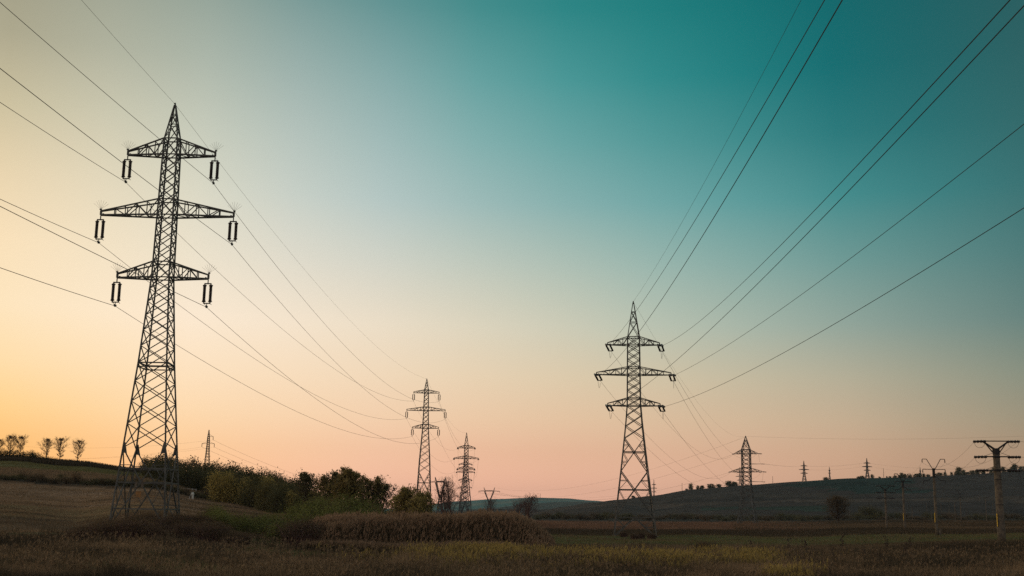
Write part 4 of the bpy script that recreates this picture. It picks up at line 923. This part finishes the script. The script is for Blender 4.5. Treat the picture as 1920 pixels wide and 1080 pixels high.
def grass(name, label, n, px0, px1, Y0, Y1, hf, wf, m, cat='grass', tintf=None, mask=None, lean=.25):
    px, X_, Y = scatter(n, px0, px1, Y0, Y1)
    if mask is not None:
        k = mask(px, X_, Y); px, X_, Y = px[k], X_[k], Y[k]
    n = len(X_); B = np.stack([X_, Y, zat(X_, Y) - .03], -1); h = hf(px, X_, Y, n); w = wf*Y/80*nrg.uniform(.6, 1.3, n)
    V_, Q, T = ribbons(B, h, w, nrg.uniform(0, 2*math.pi, n), np.abs(nrg.normal(0, lean, n)))
    ti = np.clip(tintf(px, X_, Y, n) if tintf else nrg.uniform(0, 1, n), 0, 1)
    o = link(name, np_mesh(name, V_, [Q, T], m, np.repeat(ti, 5))); tag(o, label, cat, kind='stuff'); return o
GR_B = mat('dry_grass', (.34, .235, .135), (.055, .043, .026), kind='tint', trans=.3)
GR_G = mat('short_grass', (.12, .125, .04), (.17, .145, .06), kind='tint', trans=.3)
GR_Y = mat('goldenrod', (.40, .29, .085), (.12, .095, .045), kind='tint', trans=.35)
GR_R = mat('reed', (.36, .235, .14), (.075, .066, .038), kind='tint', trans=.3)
GR_O = mat('orange_grass', (.27, .165, .105), (.12, .075, .05), kind='tint', trans=.3)
cl = lambda X_, Y, s: vnoise(X_, Y, s)
greenp = lambda X_, Y: (vnoise(X_, Y, 11) > .62)
grass('dry_meadow_grass', 'dry brown knee-high grass and weeds filling the foreground', 340000, -80, 2000, 50, 112, lambda px, X_, Y, n: (.18 + .30*nrg.uniform(0, 1, n) + .95*np.clip(cl(X_, Y*1.5, 1.7) - .45, 0, 1) + .9*np.clip(cl(X_ + 77, Y*1.4, 6) - .5, 0, 1))*(1 + .2*(px > 700)), .024, GR_B,
      mask=lambda px, X_, Y: ~((px > 430) & (px < 740) & (Y > 87 + 6*cl(X_, Y, 5)) & (nrg.uniform(size=len(X_)) < .88)) & ~(greenp(X_, Y) & (nrg.uniform(size=len(X_)) < .8)) & (cl(X_ + 31, Y*1.3, 1.1) > .2), tintf=lambda px, X_, Y, n: 1.5*cl(X_, Y*2.2, 7) + .7*cl(X_ + 40, Y*1.6, 1.9) - .75 + .55*nrg.uniform(0, 1, n) + .3*np.clip((px - 1300)/400, 0, 1) + .3*np.clip((420 - px)/300, 0, 1))  # tint darkens toward both frame edges, vignette put into the grass colour
px, X_, Y = scatter(16000, -60, 1980, 52, 108); k = vnoise(X_ + 5, Y*1.5, 2.1) > .5; px, X_, Y = px[k], X_[k], Y[k]; n = len(px)
hP = nrg.uniform(.45, 1.0, n); B = np.stack([X_, Y, zat(X_, Y) - .03], -1); az_ = nrg.uniform(0, 6.28, n); ln_ = np.abs(nrg.normal(0, .15, n))
V1, Q1, T1 = ribbons(B, hP, np.full(n, .016), az_, ln_); vs, qs, ts, tn = [V1], [Q1], [T1], [np.repeat(.4 + .5*nrg.uniform(0, 1, n), 5)]; off = len(V1)
tp = B + np.stack([np.cos(az_)*ln_*hP, np.sin(az_)*ln_*hP, hP], -1)*.9
for j in range(5):
    v, q, t_ = ribbons(tp + nrg.normal(0, .02, (n, 3)), nrg.uniform(.08, .2, n), np.full(n, .05), nrg.uniform(0, 6.28, n), nrg.uniform(.2, .9, n)); vs.append(v); qs.append(q + off); ts.append(t_ + off); off += len(v); tn.append(np.repeat(.1 + .7*nrg.uniform(0, 1, n), 5))
tag(link('feathery_grass', np_mesh('feathery_grass', np.concatenate(vs), [np.concatenate(qs), np.concatenate(ts)], GR_B, np.concatenate(tn))), 'pale feathery seed heads standing above the foreground grass', 'grass', kind='stuff')
grass('green_grass', 'short green grass in patches of the foreground', 60000, -80, 1000, 52, 118, lambda px, X_, Y, n: nrg.uniform(.08, .24, n), .03, GR_G, mask=lambda px, X_, Y: greenp(X_, Y) | ((px > 420) & (px < 760) & (Y > 85)) | ((px > 380) & (Y > 100)))
grass('meadow_strip_grass', 'short green grass of the strip behind the large pylon feet', 60000, 930, 2000, 118, 230, lambda px, X_, Y, n: nrg.uniform(.06, .2, n), .035, GR_G)
grass('strip_weeds', 'scattered dry tufts breaking up the green strip', 26000, 930, 2000, 120, 225, lambda px, X_, Y, n: nrg.uniform(.12, .45, n), .03, GR_B, cat='weeds', mask=lambda px, X_, Y: cl(X_, Y*1.5, 5) > .55, tintf=lambda px, X_, Y, n: .4 + .5*nrg.uniform(0, 1, n))
grass('dark_weeds', 'dark clumps of tall weeds across the foreground', 70000, -80, 2000, 54, 122, lambda px, X_, Y, n: nrg.uniform(.4, 1.05, n)*(.5 + .7*cl(X_, Y, 1.3)), .03, GR_B, cat='weeds', mask=lambda px, X_, Y: cl(X_ + 13, Y*1.7, 4.5)*.7 + cl(X_ + 90, Y*1.4, 1.5)*.3 > .58, tintf=lambda px, X_, Y, n: .8 + .3*nrg.uniform(0, 1, n))
grass('weedy_grass', 'grey brown weeds of the right meadow in front of the green strip', 70000, 930, 2000, 98, 140, lambda px, X_, Y, n: nrg.uniform(.15, .5, n)*(.5 + cl(X_, Y, 3)), .028, GR_B, tintf=lambda px, X_, Y, n: .5 + .6*cl(X_, Y, 6) - .3*nrg.uniform(0, 1, n))
grass('orange_grass', 'rust coloured dry grass belt across the plain behind the large pylon', 60000, 980, 1560, 280, 640, lambda px, X_, Y, n: nrg.uniform(.3, .9, n)*(.6 + .9*cl(X_, Y, 9)), .03, GR_O, mask=lambda px, X_, Y: nrg.uniform(size=len(X_)) < np.clip((1600 - px)/260, 0, 1)*(.35 + 1.1*cl(X_, Y*1.2, 22)), tintf=lambda px, X_, Y, n: 1.1*cl(X_, Y*2, 18) + .3*nrg.uniform(0, 1, n) - .1)
grass('stubble', 'brown stubble and dry stalks of the sloping field at left', 120000, -60, 560, 120, 236, lambda px, X_, Y, n: nrg.uniform(.08, .28, n)*(.6 + .8*cl(X_, Y, 6)), .03, GR_B, tintf=lambda px, X_, Y, n: .8*cl(X_*1.0, Y*3, 12) + .4*nrg.uniform(0, 1, n) - .1)
grass('ridge_weeds', 'dark weeds along the crest of the left ridge', 20000, -60, 430, 308, 345, lambda px, X_, Y, n: nrg.uniform(.3, 1.3, n), .06, GR_B, cat='weeds', tintf=lambda px, X_, Y, n: .9 + .2*nrg.uniform(0, 1, n))
grass('slope_meadow_grass', 'olive meadow grass band below the left ridge', 26000, -60, 430, 275, 308, lambda px, X_, Y, n: nrg.uniform(.06, .22, n), .05, GR_G)
grass('maize_stalks', 'band of tall dry stalks across the left slope above the stubble field', 26000, -60, 430, 248, 274, lambda px, X_, Y, n: nrg.uniform(.3, 1.1, n), .045, GR_B, tintf=lambda px, X_, Y, n: .05 + .6*nrg.uniform(0, 1, n), lean=.1, cat='crop')
grass('dark_weed_belt', 'dark weed and ditch belt behind the green strip', 50000, 960, 2000, 212, 300, lambda px, X_, Y, n: nrg.uniform(.15, .6, n)*(.4 + cl(X_, Y*3, 14)), .035, GR_B, cat='weeds', tintf=lambda px, X_, Y, n: .8 + .3*nrg.uniform(0, 1, n))
grass('brown_plain_grass', 'brown grass of the plain around the concrete poles', 50000, 1380, 2000, 280, 700, lambda px, X_, Y, n: nrg.uniform(.3, .9, n), .035, GR_B, tintf=lambda px, X_, Y, n: .6 + .5*cl(X_, Y, 30))
# reeds
def reedtop(px): return np.interp(px, [575, 600, 640, 700, 800, 900, 960, 990, 1015, 1030], [.3, .72, .86, .97, 1.0, 1.0, .98, .85, .5, .2])
px, X_, Y = scatter(19000, 575, 1045, 100, 122); n = len(px)
hR = (2.1 + .5*cl(X_ + 31, Y*0, 6) + .75*cl(X_, Y, 2.6) + .45*cl(X_ + 9, Y, .8) + nrg.normal(0, .2, n))*reedtop(px + 26*(vnoise(X_ + 3, Y, 4) - .5)*2)*np.clip(.5 + (Y - 101 - 5*vnoise(X_, Y*0, 3))/1.6, .3, 1); B = np.stack([X_, Y, zat(X_, Y) - .05], -1); az_ = nrg.normal(0, .8, n)
V1, Q1, T1 = ribbons(B, hR, np.full(n, .03), az_, np.abs(nrg.normal(0, .06, n))); t1 = np.repeat(.3 + .7*nrg.uniform(0, 1, n), 5)
lv_, lq, lt, ltn = [], [], [], []; off = 0
for j in range(4):
    f = nrg.uniform(.15, .8, n); B2 = B + np.stack([np.zeros(n), np.zeros(n), f*hR], -1); a2 = nrg.uniform(0, 2*math.pi, n)
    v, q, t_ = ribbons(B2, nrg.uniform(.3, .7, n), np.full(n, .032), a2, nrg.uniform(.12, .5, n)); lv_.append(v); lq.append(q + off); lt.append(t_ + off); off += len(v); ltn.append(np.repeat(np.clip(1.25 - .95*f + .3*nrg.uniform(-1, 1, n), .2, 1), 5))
V_ = np.concatenate([V1] + lv_); Q = np.concatenate([Q1] + [q + len(V1) for q in lq]); T = np.concatenate([T1] + [q + len(V1) for q in lt])
top = B + np.stack([np.cos(az_)*.04*hR, np.sin(az_)*.04*hR, hR - .15], -1); off = len(V_); pv, pq, pt_, ptn = [], [], [], []
for j in range(5):
    v, q, t_ = ribbons(top + nrg.normal(0, .03, (n, 3)), nrg.uniform(.15, .38, n), np.full(n, .055), az_ + nrg.normal(0, .6, n), nrg.uniform(.1, .5, n)); pv.append(v); pq.append(q + off); pt_.append(t_ + off); off += len(v); ptn.append(np.repeat(.45*nrg.uniform(0, 1, n), 5))
V_ = np.concatenate([V_] + pv); Q = np.concatenate([Q] + pq); T = np.concatenate([T] + pt_)
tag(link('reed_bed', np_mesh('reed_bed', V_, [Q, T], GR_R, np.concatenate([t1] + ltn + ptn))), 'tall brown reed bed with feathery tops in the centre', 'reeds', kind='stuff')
# goldenrod
def gold_mask(px, X_, Y):
    f = np.clip((px - 640)/260, 0, 1)*np.clip((1560 - px)/130, 0, 1)
    a = (Y > 74) & (Y < 97 + 4*vnoise(X_, Y, 5)) & (.6*vnoise(X_, Y*1.8, 3.4) + .4*vnoise(X_ + 20, Y*1.5, 1.2) + .16*nrg.normal(size=len(X_)) > 1.02 - .45*f + .13*(Y < 84))
    c = (Y < 65) & (nrg.uniform(size=len(X_)) < .6) & (np.abs(px - 1490) < 80*vnoise(X_ + 9, Y, 1.6)) & (vnoise(X_, Y, 1.4) > .35); return a | c
px, X_, Y = scatter(60000, 600, 1620, 56, 101); k = gold_mask(px, X_, Y); px, X_, Y = px[k], X_[k], Y[k]; n = len(px)
hG = nrg.uniform(.55, 1.1, n)*(.55 + .8*vnoise(X_, Y, 1.8)); B = np.stack([X_, Y, zat(X_, Y) - .05], -1); az_ = nrg.uniform(0, 6.28, n)
V1, Q1, T1 = ribbons(B, hG, np.full(n, .028), az_, np.abs(nrg.normal(0, .12, n))); vs, qs, ts, tn = [V1], [Q1], [T1], [np.repeat(.8 + .2*nrg.uniform(0, 1, n), 5)]; off = len(V1)
for j in range(5):
    f = .55 + .1*j; B2 = B + np.stack([np.cos(az_)*.05, np.sin(az_)*.05, f*hG], -1)
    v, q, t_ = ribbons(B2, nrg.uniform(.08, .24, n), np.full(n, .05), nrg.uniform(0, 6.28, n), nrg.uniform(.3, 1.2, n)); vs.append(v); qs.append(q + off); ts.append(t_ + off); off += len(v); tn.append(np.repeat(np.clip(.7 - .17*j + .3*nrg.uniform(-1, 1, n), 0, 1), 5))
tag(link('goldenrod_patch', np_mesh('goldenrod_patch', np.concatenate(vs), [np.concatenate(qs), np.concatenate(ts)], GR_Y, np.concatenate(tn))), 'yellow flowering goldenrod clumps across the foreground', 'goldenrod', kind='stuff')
# dead teasel-like weeds
def weed(seed):
    g_ = random.Random(seed); b = MB(); hd = MB(); h = 1.5
    b.tube([(0, 0, 0), (.03, 0, h*.5), (.0, .02, h)], [.034, .028, .016], 4)
    for k in range(9):
        z = h*g_.uniform(.3, .95); a = g_.uniform(0, 6.28); l = g_.uniform(.15, .42); e = (math.cos(a)*l*.7, math.sin(a)*l*.7, z + l*.75); b.tube([(0, 0, z), e], [.018, .012], 3)
        hd.tube([(e[0], e[1], e[2] - .02), (e[0], e[1], e[2] + .05), (e[0], e[1], e[2] + .12)], [.03, .075, .02], 6)
    hd.tube([(0, .02, h), (0, .02, h + .08), (0, .02, h + .16)], [.02, .05, .015], 6)
    return b.mesh('stem', TWIG), hd.mesh('seed_heads', BARK)
WD = [weed(s) for s in (1, 2, 3, 4)]
wl = [(1407, 1012, 112), (1580, 1003, 118), (1662, 1004, 112), (1640, 1030, 92), (1708, 1006, 106), (1700, 1018, 96), (1756, 1020, 96), (1480, 1010, 115), (1510, 1022, 96), (1340, 1018, 100), (1620, 1024, 92), (1645, 1038, 84), (1655, 1050, 78), (1720, 1052, 74), (1738, 1056, 72), (1790, 1052, 74), (1800, 1058, 70), (1820, 1048, 76), (1830, 1056, 70), (1605, 1066, 66), (1880, 1050, 72), (1560, 1028, 92), (1465, 1058, 70), (1900, 1056, 68), (1510, 1012, 106), (1670, 1044, 80), (1770, 1060, 68), (1860, 1062, 66), (1345, 1052, 74), (1240, 1060, 70)]
for i, (px, yt, Y) in enumerate(wl):
    g = ground(px, Y); h = max(pt(px, yt, Y)[2] - g[2], .5); e = tag(empty('dead_weed', tuple(g), rnd.uniform(0, 6)), 'dark dead weed stalk with seed heads standing in the right foreground', 'weed', 'dead weed stalks in the right foreground'); e.scale = (h/1.65,)*3
    link('stem', WD[i % 4][0], e); link('seed_heads', WD[i % 4][1], e)
hm = bpy.data.materials.new('haze_air'); hm.use_nodes = True; t = hm.node_tree; t.nodes.clear()
o = t.nodes.new('ShaderNodeOutputMaterial'); v = t.nodes.new('ShaderNodeVolumePrincipled'); v.inputs['Density'].default_value = 5.0e-5
v.inputs['Color'].default_value = (.34, .47, .55, 1); v.inputs['Anisotropy'].default_value = 0.0; t.links.new(v.outputs[0], o.inputs['Volume'])
hb_ = MB(); hb_.box((0, 0, 79), (14400, 14400, 161)); ho = hb_.build('haze', hm); ho['kind'] = 'stuff'; ho['label'] = 'thin bluish evening air over the fields and hills'; ho['category'] = 'haze'
